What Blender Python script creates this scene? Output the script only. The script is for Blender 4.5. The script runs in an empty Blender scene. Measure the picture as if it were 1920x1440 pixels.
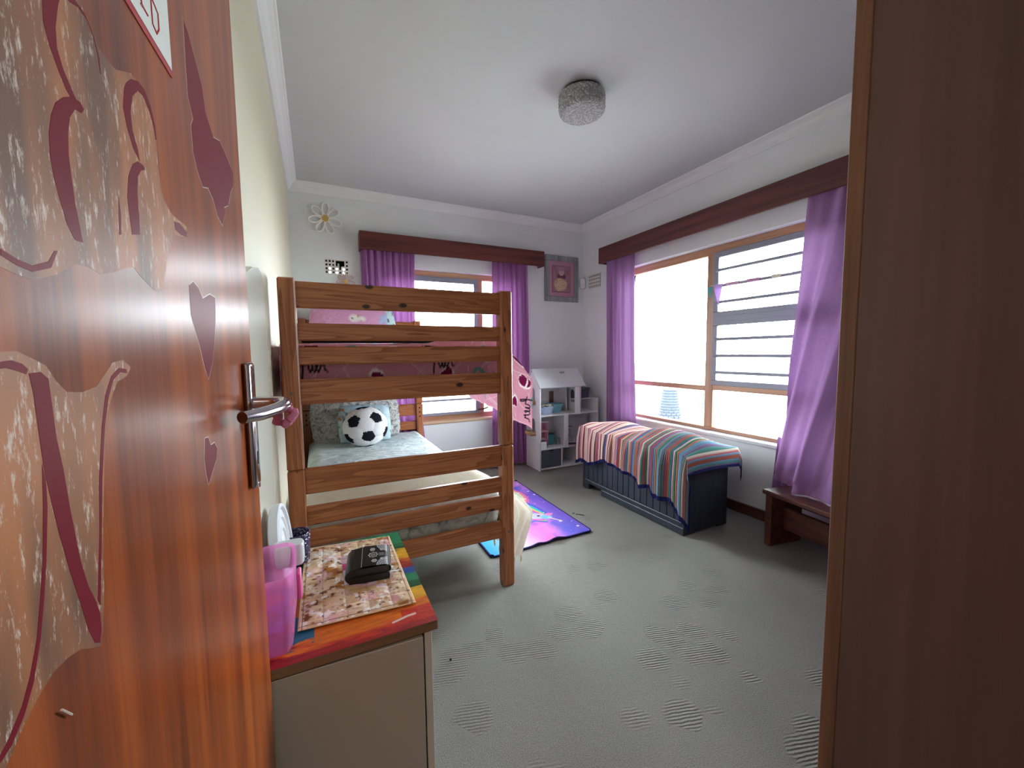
import bpy, bmesh, math, random
import numpy as np
from mathutils import Vector, Matrix
from mathutils.geometry import tessellate_polygon
random.seed(7)
PI = math.pi
C = bpy.context.scene.collection
SC = bpy.context.scene

# ------------------------------------------------------------------ camera, sky, exposure
cam_d = bpy.data.cameras.new('camera'); cam = bpy.data.objects.new('camera', cam_d); C.objects.link(cam)
YAW, PITCH, ROLL = 4.52967277e-01, -7.74100037e-02, -1.12368701e-02
fwd = Vector((math.sin(YAW)*math.cos(PITCH), math.cos(YAW)*math.cos(PITCH), math.sin(PITCH)))
rgt = Vector((math.cos(YAW), -math.sin(YAW), 0)); up = rgt.cross(fwd)
r2 = rgt*math.cos(ROLL)+up*math.sin(ROLL); u2 = up*math.cos(ROLL)-rgt*math.sin(ROLL)
M = Matrix((r2, u2, -fwd)).transposed().to_4x4(); M.translation = (0, 0, 1.2)
cam.matrix_world = M
cam_d.sensor_width = 36; cam_d.lens = 36*752.33/1920; cam_d.clip_start = 0.02
SC.camera = cam
world = bpy.data.worlds.new('sky'); SC.world = world; world.use_nodes = True
bg = world.node_tree.nodes['Background']
bg.inputs[0].default_value = (0.86, 0.945, 1.0, 1); bg.inputs[1].default_value = 31.0
vs = SC.view_settings
vs.view_transform = 'Standard'; vs.look = 'None'; vs.gamma = 1; vs.use_curve_mapping = False
vs.exposure = 0.16
W, D, H = 2.792, 3.84, 2.613          # right wall x, back wall y, ceiling z
XL = -0.154                            # left wall x
def portal(loc, rot, sx, sy):
    l = bpy.data.lights.new('window_portal', 'AREA'); l.shape = 'RECTANGLE'; l.size = sx; l.size_y = sy
    l.cycles.is_portal = True
    o = bpy.data.objects.new('window_portal', l); C.objects.link(o); o.location = loc; o.rotation_euler = rot
portal((W+.15, 2.21, 1.27), (0, PI/2, 0), 1.55, 2.0)       # right window
portal((1.25, D+.15, 1.27), (-PI/2, 0, 0), 1.45, 1.55)      # back window
hl = bpy.data.lights.new('hall_fill', 'AREA'); hl.energy = 10; hl.size = .5; hl.color = (1, .9, .78)  # unseen warm fill light added in the hall behind the camera
ho = bpy.data.objects.new('hall_fill', hl); C.objects.link(ho); ho.location = (.2, -.85, 2.35)

# ------------------------------------------------------------------ helpers
def S(r, g, b, k=1.0):
    f = lambda c: (c/255/12.92 if c/255 <= .04045 else ((c/255+.055)/1.055)**2.4)*k
    return (f(r), f(g), f(b), 1)
def A3(r, g, b): return np.array(S(r, g, b)[:3])

def mat(name, col, rough=.6, **k):
    m = bpy.data.materials.new(name); m.use_nodes = True
    b = m.node_tree.nodes['Principled BSDF']
    b.inputs['Base Color'].default_value = col; b.inputs['Roughness'].default_value = rough
    for kk, v in k.items(): b.inputs[kk.replace('_', ' ')].default_value = v
    return m
def N(m, t, **k):
    n = m.node_tree.nodes.new(t)
    for a, v in k.items(): setattr(n, a, v)
    return n
def L(m, a, b): m.node_tree.links.new(a, b)
def coords(m, scale=(1, 1, 1), rot=(0, 0, 0), src='Object'):
    tc = N(m, 'ShaderNodeTexCoord'); mp = N(m, 'ShaderNodeMapping')
    mp.inputs['Scale'].default_value = scale; mp.inputs['Rotation'].default_value = rot
    L(m, tc.outputs[src], mp.inputs['Vector']); return mp.outputs['Vector']
def ramp(m, fac, stops):
    r = N(m, 'ShaderNodeValToRGB'); e = r.color_ramp.elements
    while len(e) < len(stops): e.new(.5)
    for x, (p, c) in zip(e, stops): x.position = p; x.color = c
    L(m, fac, r.inputs['Fac']); return r.outputs['Color']
def noise(m, vec, scale, detail=3, rough=.5, dist=0):
    n = N(m, 'ShaderNodeTexNoise'); n.inputs['Scale'].default_value = scale; n.inputs['Detail'].default_value = detail
    n.inputs['Roughness'].default_value = rough; n.inputs['Distortion'].default_value = dist
    L(m, vec, n.inputs['Vector']); return n.outputs['Fac']
def bump(m, h, strength=.2, dist=.01):
    b = N(m, 'ShaderNodeBump'); b.inputs['Strength'].default_value = strength; b.inputs['Distance'].default_value = dist
    L(m, h, b.inputs['Height']); L(m, b.outputs['Normal'], m.node_tree.nodes['Principled BSDF'].inputs['Normal'])
def mixc(m, fac, a, b, mode='MIX'):
    x = N(m, 'ShaderNodeMix', data_type='RGBA', blend_type=mode)
    for i, v in ((0, fac), (6, a), (7, b)):
        if hasattr(v, 'links'): L(m, v, x.inputs[i])
        else: x.inputs[i].default_value = v
    return x.outputs[2]
def base(m, c): L(m, c, m.node_tree.nodes['Principled BSDF'].inputs['Base Color'])
def math_(m, op, a, b=0):
    x = N(m, 'ShaderNodeMath', operation=op)
    for i, v in ((0, a), (1, b)):
        if hasattr(v, 'links'): L(m, v, x.inputs[i])
        else: x.inputs[i].default_value = v
    return x.outputs[0]

def pine(name, axis, dark, mid, light, rough=.35, knots=True):
    """orange pine: grain stretched along axis, sparse dark knots that bend it"""
    m = mat(name, mid, rough); sc = [17, 17, 17]; sc[axis] = 1.0
    v = coords(m, sc)
    w = N(m, 'ShaderNodeTexNoise'); w.inputs['Scale'].default_value = 1.3; w.inputs['Detail'].default_value = 1
    L(m, v, w.inputs['Vector'])
    rings = math_(m, 'FRACT', math_(m, 'MULTIPLY', w.outputs['Fac'], 7))
    fine = noise(m, v, 9, 4, .6)
    f = math_(m, 'ADD', math_(m, 'MULTIPLY', rings, .42), math_(m, 'MULTIPLY', fine, .58))
    c = ramp(m, f, [(.2, light), (.5, mid), (.85, dark)])
    if knots:
        kv = [13, 13, 13]; kv[axis] = 7.5
        vo = N(m, 'ShaderNodeTexVoronoi'); vo.inputs['Scale'].default_value = 1
        L(m, coords(m, kv), vo.inputs['Vector'])
        sep = N(m, 'ShaderNodeSeparateColor'); L(m, vo.outputs['Color'], sep.inputs[0])
        few = math_(m, 'GREATER_THAN', sep.outputs[0], .62)
        mr = N(m, 'ShaderNodeMapRange'); mr.inputs[1].default_value = .10; mr.inputs[2].default_value = .16
        mr.inputs[3].default_value = 1; mr.inputs[4].default_value = 0
        L(m, vo.outputs['Distance'], mr.inputs[0])
        c = mixc(m, math_(m, 'MULTIPLY', mr.outputs[0], few), c, S(48, 24, 16))
    base(m, c); bump(m, fine, .08, .004)
    return m
def hardwood(name, axis, dark, mid, light, rough=.25, freq=16, coat=0, bend=0):
    m = mat(name, mid, rough); sc = [freq]*3; sc[axis] = freq*.035
    v = coords(m, sc)
    a = noise(m, v, 1, 3, .55, bend); b = noise(m, v, 6, 4, .6)
    f = math_(m, 'ADD', math_(m, 'MULTIPLY', a, .72), math_(m, 'MULTIPLY', b, .28))
    base(m, ramp(m, f, [(.32, dark), (.5, mid), (.68, light)])); bump(m, b, .05, .002)
    m.node_tree.nodes['Principled BSDF'].inputs['Coat Weight'].default_value = coat
    m.node_tree.nodes['Principled BSDF'].inputs['Coat Roughness'].default_value = .2
    return m
def cloth(name, col, rough=.9, trans=.0, weave=0):
    """diffuse cloth that lets a share of the light through"""
    m = bpy.data.materials.new(name); m.use_nodes = True; nt = m.node_tree
    b = nt.nodes['Principled BSDF']; out = nt.nodes['Material Output']
    b.inputs['Base Color'].default_value = col; b.inputs['Roughness'].default_value = rough
    b.inputs['Specular IOR Level'].default_value = .15
    v = coords(m); n = noise(m, v, 60, 3)
    c = mixc(m, n, tuple(x*.86 for x in col[:3])+(1,), tuple(min(1, x*1.1) for x in col[:3])+(1,)); base(m, c)
    if trans:
        t = N(m, 'ShaderNodeBsdfTranslucent'); L(m, c, t.inputs['Color'])
        mx = N(m, 'ShaderNodeMixShader'); mx.inputs[0].default_value = trans
        L(m, b.outputs[0], mx.inputs[1]); L(m, t.outputs[0], mx.inputs[2]); L(m, mx.outputs[0], out.inputs['Surface'])
    if weave: bump(m, noise(m, v, weave, 2), .3, .003)
    return m
def attr_mat(name, rough=.85, bumpscale=0, bstr=.3, spec=.2, trans=0):
    """printed surface: colours are stored per vertex of a dense grid"""
    m = mat(name, (1, 1, 1, 1), rough, Specular_IOR_Level=spec)
    a = N(m, 'ShaderNodeVertexColor'); a.layer_name = 'print'; base(m, a.outputs['Color'])
    if bumpscale: bump(m, noise(m, coords(m), bumpscale, 3), bstr, .003)
    if trans:
        t = N(m, 'ShaderNodeBsdfTranslucent'); L(m, a.outputs['Color'], t.inputs['Color'])
        mx = N(m, 'ShaderNodeMixShader'); mx.inputs[0].default_value = trans
        L(m, m.node_tree.nodes['Principled BSDF'].outputs[0], mx.inputs[1]); L(m, t.outputs[0], mx.inputs[2])
        L(m, mx.outputs[0], m.node_tree.nodes['Material Output'].inputs['Surface'])
    return m

def wloc(o):
    v = Vector((0, 0, 0))
    while o: v += o.location; o = o.parent
    return v
def link(name, me, m, parent=None, smooth=False):
    if parent is not None: me.transform(Matrix.Translation(-wloc(parent)))
    if m: me.materials.append(m)
    if smooth:
        me.polygons.foreach_set('use_smooth', [True]*len(me.polygons))
        if smooth != 'all':
            try: me.set_sharp_from_angle(angle=math.radians(40))
            except Exception: pass
    o = bpy.data.objects.new(name, me); C.objects.link(o)
    if parent is not None: o.parent = parent
    return o
def obj(name, bm, m, parent=None, smooth=False):
    bmesh.ops.recalc_face_normals(bm, faces=bm.faces)
    me = bpy.data.meshes.new(name); bm.to_mesh(me); bm.free()
    return link(name, me, m, parent, smooth)
def B(): return bmesh.new()
def box(bm, x0, x1, y0, y1, z0, z1, bev=0, mtx=None, seg=1):
    r = bmesh.ops.create_cube(bm, size=1); vs_ = r['verts']
    for v in vs_:
        v.co = Vector((x0+(v.co.x+.5)*(x1-x0), y0+(v.co.y+.5)*(y1-y0), z0+(v.co.z+.5)*(z1-z0)))
    if bev:
        es = list({e for v in vs_ for e in v.link_edges})
        rr = bmesh.ops.bevel(bm, geom=es, offset=bev, segments=seg, affect='EDGES', profile=.5)
        vs_ = list({v for f in rr['faces'] for v in f.verts} | {v for v in vs_ if v.is_valid})
    if mtx is not None:
        bmesh.ops.transform(bm, matrix=mtx, verts=[v for v in vs_ if v.is_valid])
    return bm
def abox(name, dims, m, parent=None, bev=.003, mtx=None): return obj(name, box(B(), *dims, bev, mtx), m, parent)
def tube(bm, pts, r, n=8, closed=False, cap=True):
    pts = [Vector(p) for p in pts]; k = len(pts); rings = []
    rr = r if hasattr(r, '__len__') else [r]*k
    ref = Vector((0, 0, 1))
    for i, p in enumerate(pts):
        a = pts[(i-1) % k] if (closed or i > 0) else p; b = pts[(i+1) % k] if (closed or i < k-1) else p
        t = (b-a).normalized()
        if abs(t.dot(ref)) > .95: ref = Vector((1, 0, 0))
        s = t.cross(ref).normalized(); q = s.cross(t); ref = q
        rings.append([bm.verts.new(p+(s*math.cos(2*PI*j/n)+q*math.sin(2*PI*j/n))*rr[i]) for j in range(n)])
    for i in range(k if closed else k-1):
        a, b = rings[i], rings[(i+1) % k]
        for j in range(n): bm.faces.new((a[j], a[(j+1) % n], b[(j+1) % n], b[j]))
    if cap and not closed: bm.faces.new(rings[0]); bm.faces.new(rings[-1])
    return bm
def lathe(bm, prof, n=32, c=(0, 0, 0), mtx=None, sx=1, sy=1, sup=2):
    rings = []
    for (r, z) in prof:
        ring = []
        for j in range(n):
            a = 2*PI*j/n; ca, sa = math.cos(a), math.sin(a)
            if sup != 2:
                k = (abs(ca)**sup+abs(sa)**sup)**(-1/sup); ca *= k; sa *= k
            p = Vector((r*ca*sx, r*sa*sy, z))
            if mtx is not None: p = mtx @ p
            ring.append(bm.verts.new(p+Vector(c)))
        rings.append(ring)
    for a, b in zip(rings, rings[1:]):
        for j in range(n): bm.faces.new((a[j], a[(j+1) % n], b[(j+1) % n], b[j]))
    if prof[0][0] > 1e-6: bm.faces.new(rings[0])
    if prof[-1][0] > 1e-6: bm.faces.new(rings[-1])
    bmesh.ops.remove_doubles(bm, verts=bm.verts, dist=1e-6)
    return bm
def prism(bm, poly, f0, f1):
    """polygon (2-D list) extruded between two placements f0(p), f1(p)"""
    a = [bm.verts.new(f0(p)) for p in poly]; b = [bm.verts.new(f1(p)) for p in poly]; n = len(poly)
    for t in tessellate_polygon([[Vector((p[0], p[1], 0)) for p in poly]]):
        for w_ in (a, b):
            try: bm.faces.new([w_[i] for i in t])
            except ValueError: pass
    for i in range(n): bm.faces.new((a[i], a[(i+1) % n], b[(i+1) % n], b[i]))
    return bm
def prism_holes(name, outer, holes, thick, place, m, parent=None):
    cu = bpy.data.curves.new('tmp', 'CURVE'); cu.dimensions = '2D'; cu.fill_mode = 'BOTH'; cu.extrude = thick/2
    for pl in [outer]+holes:
        s = cu.splines.new('POLY'); s.points.add(len(pl)-1); s.use_cyclic_u = True
        for p, q in zip(s.points, pl): p.co = (q[0], q[1], 0, 1)
    o = bpy.data.objects.new('tmp', cu); me = bpy.data.meshes.new_from_object(o); me.name = name
    bpy.data.objects.remove(o); bpy.data.curves.remove(cu); me.materials.clear()
    for v in me.vertices: v.co = place(v.co)
    return link(name, me, m, parent)
def grid(name, nu, nv, fn, m, parent=None, col=None, smooth='all', solid=0):
    u, v = np.meshgrid(np.linspace(0, 1, nu), np.linspace(0, 1, nv)); u = u.ravel(); v = v.ravel()
    P = np.stack([np.broadcast_to(np.asarray(x, float), u.shape) for x in fn(u, v)], 1)
    i = np.arange(nu*nv).reshape(nv, nu)
    F = np.stack([i[:-1, :-1], i[:-1, 1:], i[1:, 1:], i[1:, :-1]], -1).reshape(-1, 4)
    me = bpy.data.meshes.new(name); me.from_pydata(P.tolist(), [], F.tolist()); me.update()
    if col is not None:
        ca = me.color_attributes.new('print', 'FLOAT_COLOR', 'POINT')
        cc = np.ones((len(u), 4)); cc[:, :3] = col(u, v, P); ca.data.foreach_set('color', cc.ravel())
    o = link(name, me, m, parent, smooth)
    if solid:
        md = o.modifiers.new('thickness', 'SOLIDIFY'); md.thickness = solid; md.offset = -1
    return o
def thing(name, label, cat, loc, group=None):
    o = bpy.data.objects.new(name, None); C.objects.link(o); o.location = loc; o.empty_display_size = .05
    o['label'] = label; o['category'] = cat
    if group: o['group'] = group
    return o
def tag(o, label, cat, group=None):
    o['label'] = label; o['category'] = cat
    if group: o['group'] = group
    return o
def struct(o): o['kind'] = 'structure'; return o
# ---- numpy noise and print helpers
def vn(x, y, seed=0):
    xi = np.floor(x).astype(np.int64); yi = np.floor(y).astype(np.int64); fx = x-xi; fy = y-yi
    fx = fx*fx*(3-2*fx); fy = fy*fy*(3-2*fy)
    def h(a, b):
        n = (a*374761393+b*668265263+seed*1442695041) & 0x7fffffff
        n = ((n ^ (n >> 13))*1274126177) & 0x7fffffff
        return ((n ^ (n >> 16)) & 0xffff)/65535.
    return (h(xi, yi)*(1-fx)+h(xi+1, yi)*fx)*(1-fy)+(h(xi, yi+1)*(1-fx)+h(xi+1, yi+1)*fx)*fy
def fbm(x, y, seed=0, o=3): return sum(vn(x*2**i, y*2**i, seed+i)*.5**i for i in range(o))/sum(.5**i for i in range(o))
def dline(x, y, pts):
    d = np.full(x.shape, 1e9)
    for (ax, ay), (bx, by) in zip(pts, pts[1:]):
        l = (bx-ax)**2+(by-ay)**2+1e-12; t = np.clip(((x-ax)*(bx-ax)+(y-ay)*(by-ay))/l, 0, 1)
        d = np.minimum(d, np.hypot(x-ax-t*(bx-ax), y-ay-t*(by-ay)))
    return d
def put(c, mask, col):
    k = np.clip(mask, 0, 1)[:, None]; return c*(1-k)+np.asarray(col)[None]*k
def heartmask(x, y, cx, cy, s, rot=0):
    X = (x-cx)/s; Y = (y-cy)/s; X, Y = X*math.cos(rot)-Y*math.sin(rot), X*math.sin(rot)+Y*math.cos(rot)
    return (X*X+Y*Y-1)**3-X*X*Y**3     # <0 inside

# ------------------------------------------------------------------ materials
def wallpaint(name, col, rough=.75):
    m = mat(name, col, rough); v = coords(m); n = noise(m, v, 3, 3)
    base(m, mixc(m, n, tuple(c*.95 for c in col[:3])+(1,), tuple(min(1, c*1.03) for c in col[:3])+(1,)))
    bump(m, noise(m, v, 180, 2), .06, .002); return m
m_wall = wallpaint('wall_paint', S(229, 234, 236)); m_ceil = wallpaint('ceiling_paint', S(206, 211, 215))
m_left = wallpaint('left_wall_paint', S(220, 214, 190), .5)
m_corn = wallpaint('cornice_paint', S(234, 238, 240)); m_white = mat('white_gloss_paint', S(235, 236, 236), .35)
m_frame = hardwood('window_timber', 2, S(140, 98, 72), S(176, 132, 102), S(200, 158, 124), .4, 20)
m_frame_h = hardwood('window_timber_level', 1, S(140, 98, 72), S(176, 132, 102), S(200, 158, 124), .4, 20)
m_frame_x = hardwood('window_timber_across', 0, S(140, 98, 72), S(176, 132, 102), S(200, 158, 124), .4, 20)
m_sash = mat('grey_painted_steel', S(134, 136, 148), .5)
m_pelx = hardwood('pelmet_mahogany', 0, S(58, 22, 20), S(92, 38, 33), S(112, 52, 44), .4, 30)
m_pely = hardwood('pelmet_mahogany_side', 1, S(58, 26, 26), S(92, 44, 40), S(112, 58, 52), .4, 30)
m_skirt = hardwood('skirting_timber', 1, S(60, 36, 28), S(88, 54, 42), S(106, 68, 54), .45, 30)
P_D, P_M, P_L = S(122, 66, 38), S(168, 102, 62), S(188, 124, 80)
m_px, m_py, m_pz = [pine('pine_'+'xyz'[a], a, P_D, P_M, P_L) for a in range(3)]
m_door = hardwood('sapele_door', 2, S(92, 38, 13), S(140, 64, 20), S(172, 88, 28), .30, 26, 0, .5)
m_door.node_tree.nodes['Principled BSDF'].inputs['Specular IOR Level'].default_value = .36
m_ward = hardwood('dark_wardrobe_veneer', 2, S(90, 62, 56), S(104, 74, 66), S(118, 84, 74), .42, 8, 0, .6)
m_lip = hardwood('wardrobe_lipping', 2, S(92, 56, 38), S(126, 82, 56), S(146, 98, 68), .45, 30)
m_bench = hardwood('bench_timber', 1, S(56, 30, 24), S(92, 52, 40), S(120, 72, 54), .4, 24)
m_glass = bpy.data.materials.new('window_glass'); m_glass.use_nodes = True
nt = m_glass.node_tree; nt.nodes.remove(nt.nodes['Principled BSDF'])
tr = N(m_glass, 'ShaderNodeBsdfTransparent'); tr.inputs[0].default_value = (.97, .98, .98, 1)
gl = N(m_glass, 'ShaderNodeBsdfGlossy'); gl.inputs['Roughness'].default_value = .01
fr = N(m_glass, 'ShaderNodeFresnel'); fr.inputs[0].default_value = 1.35
mx = N(m_glass, 'ShaderNodeMixShader'); L(m_glass, fr.outputs[0], mx.inputs[0]); L(m_glass, tr.outputs[0], mx.inputs[1]); L(m_glass, gl.outputs[0], mx.inputs[2])
L(m_glass, mx.outputs[0], nt.nodes['Material Output'].inputs[0])
m_curt = cloth('purple_voile', S(160, 106, 162), .8, .12, 500)
m_curt2 = cloth('mauve_voile', S(164, 124, 174), .8, .10, 500)
m_chrome = mat('tarnished_chrome', S(190, 184, 190), .16, Metallic=1)
m_black = mat('dark_hole', S(18, 16, 16), .9)
m_print = attr_mat('printed_cotton', .9, 300, .15)
m_paint = attr_mat('brushed_paint', .45, 90, .25, .4)
# carpet: grey cut pile with worn ribbed patches
m_carpet = mat('grey_carpet', S(140, 138, 130), .95, Specular_IOR_Level=.1)
v = coords(m_carpet); n1 = noise(m_carpet, v, 260, 3, .7); n2 = noise(m_carpet, v, 28, 3); n3 = noise(m_carpet, v, 2.2, 2)
c = ramp(m_carpet, n1, [(.3, S(104, 103, 98)), (.7, S(174, 172, 166))])
c = mixc(m_carpet, .35, c, ramp(m_carpet, n3, [(.3, S(126, 125, 121)), (.7, S(147, 145, 139))]))
base(m_carpet, c)
vo = N(m_carpet, 'ShaderNodeTexVoronoi'); vo.inputs['Scale'].default_value = 9
L(m_carpet, mixc(m_carpet, .08, v, N(m_carpet, 'ShaderNodeTexNoise').outputs['Color']), vo.inputs['Vector'])
sp = N(m_carpet, 'ShaderNodeSeparateColor'); L(m_carpet, vo.outputs['Color'], sp.inputs[0])
edge = N(m_carpet, 'ShaderNodeMapRange'); edge.inputs[1].default_value = .62; edge.inputs[2].default_value = .42
L(m_carpet, vo.outputs['Distance'], edge.inputs[0])
on = math_(m_carpet, 'MULTIPLY', math_(m_carpet, 'GREATER_THAN', sp.outputs[0], .66), edge.outputs[0])
wv = N(m_carpet, 'ShaderNodeTexWave'); wv.inputs['Scale'].default_value = 27; wv.inputs['Distortion'].default_value = 2.0; wv.inputs['Detail'].default_value = 1
L(m_carpet, coords(m_carpet, rot=(0, 0, -1.28)), wv.inputs['Vector'])
hgt = math_(m_carpet, 'ADD', math_(m_carpet, 'MULTIPLY', math_(m_carpet, 'MULTIPLY', wv.outputs['Fac'], on), .75), math_(m_carpet, 'ADD', math_(m_carpet, 'MULTIPLY', n1, .6), math_(m_carpet, 'MULTIPLY', n2, .5)))
bump(m_carpet, hgt, .75, .008)

# ------------------------------------------------------------------ room shell
T = .2
bm = B(); box(bm, XL-.6, W+.3, -1.5, D+.3, -.1, 0); struct(obj('floor', bm, m_carpet))
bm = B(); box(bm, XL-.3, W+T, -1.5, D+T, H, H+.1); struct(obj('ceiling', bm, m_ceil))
bm = B(); box(bm, XL-T, XL, -.16, D+T, 0, H); struct(obj('wall_left', bm, m_left))
# back wall round the window opening and the air brick
BX0, BX1, BZ0, BZ1 = .50, 1.95, .52, 2.0
AX0, AX1, AZ0, AZ1 = .102, .292, 1.895, 2.02
bm = B()
for b in [(XL-T, BX0, 0, AZ0), (XL-T, AX0, AZ0, AZ1), (AX1, BX0, AZ0, AZ1), (XL-T, BX0, AZ1, H), (BX1, W+T, 0, H), (BX0, BX1, 0, BZ0), (BX0, BX1, BZ1, H)]:
    box(bm, b[0], b[1], D, D+T, b[2], b[3])
struct(obj('wall_back', bm, m_wall))
RY0, RY1, RZ0, RZ1 = 1.24, 3.22, .53, 2.02
bm = B()
for b in [(-1.5, RY0, 0, H), (RY1, D+T, 0, H), (RY0, RY1, 0, RZ0), (RY0, RY1, RZ1, H)]: box(bm, W, W+T, b[0], b[1], b[2], b[3])
struct(obj('wall_right', bm, m_wall))
bm = B()
box(bm, XL-T, XL+.005, -.2, -.06, 0, H); box(bm, .70, W, -.2, -.06, 0, H); box(bm, XL, .70, -.2, -.06, 2.06, H)
struct(obj('wall_front', bm, m_wall))
bm = B(); box(bm, XL-.7, XL-.6, -1.5, -.2, 0, H); box(bm, 1.4, 1.5, -1.5, -.2, 0, H); box(bm, XL-.7, 1.5, -1.6, -1.5, 0, H); box(bm, XL-.6, XL-T, -.3, -.2, 0, H); box(bm, XL-.7, XL-.3, -1.5, -.2, H, H+.1)
struct(obj('wall_hall', bm, m_wall))
# cornice: coved profile along each wall
prof = [(0, 0), (.012, 0), (.016, .006), (.03, .02), (.042, .042), (.062, .056), (.07, .058), (.074, .064), (.074, .07), (0, .07)]
def cornice(name, p0, p1, inward):
    bm = B(); z0 = H-.07; inward = Vector(inward); a = Vector(p0); b = Vector(p1); t = (b-a).normalized()
    f0 = lambda p: a+inward*p[0]+t*p[0]+Vector((0, 0, z0+p[1])); f1 = lambda p: b+inward*p[0]-t*p[0]+Vector((0, 0, z0+p[1]))
    prism(bm, prof, f0, f1); struct(obj(name, bm, m_corn))
cornice('trim_1', (XL, -.06, 0), (XL, D, 0), (1, 0, 0)); cornice('trim_2', (XL, D, 0), (W, D, 0), (0, -1, 0)); cornice('trim_3', (W, D, 0), (W, -.06, 0), (-1, 0, 0))
def skirting(name, d):
    struct(obj(name, box(B(), *d, .003), m_skirt))
skirting('baseboard_right', (W-.018, W, -.05, D, 0, .075)); skirting('baseboard_back', (XL, W-.018, D-.018, D, 0, .075)); skirting('baseboard_left', (XL, XL+.018, 0.86, D-.018, 0, .075))
# outside
m_ground = wallpaint('paving', S(120, 118, 110)); bm = B(); box(bm, -30, 40, -30, 50, -.6, -.4); struct(obj('ground', bm, m_ground))

# ------------------------------------------------------------------ windows
def wpart(name, par, m, x0, x1, y0, y1, z0, z1, bev=.004, kind=None):
    o = obj(name, box(B(), x0, x1, y0, y1, z0, z1, bev), m, par); return o
def wroot(name, loc):
    o = bpy.data.objects.new(name, None); C.objects.link(o); o.location = loc; o['kind'] = 'structure'; return o
w1 = wroot('window_1', (W+.1, 2.21, RZ0))
fx0, fx1 = W+.075, W+.14
wpart('frame_head', w1, m_frame_h, fx0, fx1, RY0, RY1, 1.955, RZ1); wpart('frame_sill', w1, m_frame_h, fx0, fx1, RY0, RY1, RZ0, .578)
wpart('frame_jamb', w1, m_frame, fx0, fx1, RY1-.06, RY1, .578, 1.955); wpart('frame_jamb', w1, m_frame, fx0, fx1, RY0, RY0+.06, .578, 1.955)
wpart('mullion', w1, m_frame, fx0, fx1, 2.195, 2.268, .578, 1.955)
wpart('transom', w1, m_frame_h, fx0, fx1, 2.268, RY1-.06, .872, .914); wpart('transom', w1, m_frame_h, fx0, fx1, RY0+.06, 2.195, .885, .935)
def sash(par, name, y0, y1, z0, z1, t=.035, m=None):
    m = m or m_sash; bm = B(); x0, x1 = W+.06, W+.085
    box(bm, x0, x1, y0, y1, z0, z0+t, .003); box(bm, x0, x1, y0, y1, z1-t, z1, .003); box(bm, x0, x1, y0, y0+t, z0+t, z1-t, .003); box(bm, x0, x1, y1-t, y1, z0+t, z1-t, .003)
    return obj(name, bm, m, par)
sash(w1, 'top_sash', RY0+.05, 2.20, 1.462, 1.965, .042); sash(w1, 'hopper_sash', RY0+.05, 2.20, .925, 1.435, .04)
bm = B(); box(bm, W+.058, W+.1, RY0+.05, 2.2, 1.425, 1.472, .004); obj('sash_rail', bm, m_sash, w1)
for z in (1.822, 1.700, 1.576, 1.289, 1.159, 1.029):
    bm = B(); tube(bm, [(W+.05, RY0+.04, z), (W+.05, 2.165, z)], .0115, 8); box(bm, W+.046, W+.06, 2.15, 2.18, z-.012, z+.012, .002)
    obj('burglar_bar', bm, m_sash, w1, True)
for (y0, y1, z0, z1) in [(2.26, RY1-.05, .905, 1.96), (2.26, RY1-.05, .57, .88), (RY0+.05, 2.2, .57, .89)]:
    wpart('pane', w1, m_glass, W+.105, W+.109, y0, y1, z0, z1, 0)
for (z0, z1) in ((1.5, 1.93), (.96, 1.4)): wpart('pane', w1, m_glass, W+.070, W+.074, RY0+.08, 2.165, z0, z1, 0)
m_sillp = mat('sill_paint', S(214, 214, 216), .5)
wpart('inner_sill', w1, m_sillp, W-.022, W+.085, RY0-.05, RY1+.05, .528, .553, .005)
w2 = wroot('window_2', (1.22, D+.1, BZ0)); gy0, gy1 = D+.075, D+.14
wpart('frame_head', w2, m_frame_x, BX0, BX1, gy0, gy1, 1.945, BZ1); wpart('frame_sill', w2, m_frame_x, BX0, BX1, gy0, gy1, BZ0, .585)
wpart('frame_jamb', w2, m_frame, BX0, BX0+.055, gy0, gy1, .585, 1.945); wpart('frame_jamb', w2, m_frame, BX1-.055, BX1, gy0, gy1, .585, 1.945)
wpart('mullion', w2, m_frame, 1.512, 1.575, gy0, gy1, .585, 1.945)
bm = B(); y0, y1 = D+.06, D+.085; t = .05
box(bm, BX0+.05, 1.52, y0, y1, 1.90, 1.95, .003); box(bm, BX0+.05, 1.52, y0, y1, .58, .61, .003); box(bm, 1.478, 1.52, y0, y1, .61, 1.9, .003); box(bm, BX0+.05, BX0+.09, y0, y1, .61, 1.9, .003)
obj('side_sash', bm, m_sash, w2)
bm = B(); tube(bm, [(BX0+.06, D+.05, .735), (1.50, D+.05, .735)], .011, 8); obj('burglar_bar', bm, m_sash, w2, True)
bm = B(); tube(bm, [(1.50, D+.055, .615), (1.545, D+.03, .62), (1.60, D+.03, .635)], .008, 8); obj('window_stay', bm, mat('brass', S(120, 92, 54), .35, Metallic=.8), w2, True)
wpart('pane', w2, m_glass, BX0+.08, 1.49, D+.070, D+.074, .6, 1.91, 0); wpart('pane', w2, m_glass, 1.57, BX1-.05, D+.105, D+.109, .58, 1.95, 0)
wpart('inner_sill', w2, hardwood('pale_sill_timber', 0, S(170, 140, 112), S(200, 172, 142), S(220, 196, 168), .4, 20), BX0-.05, BX1+.03, D-.012, D+.085, .508, .535, .006)

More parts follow.
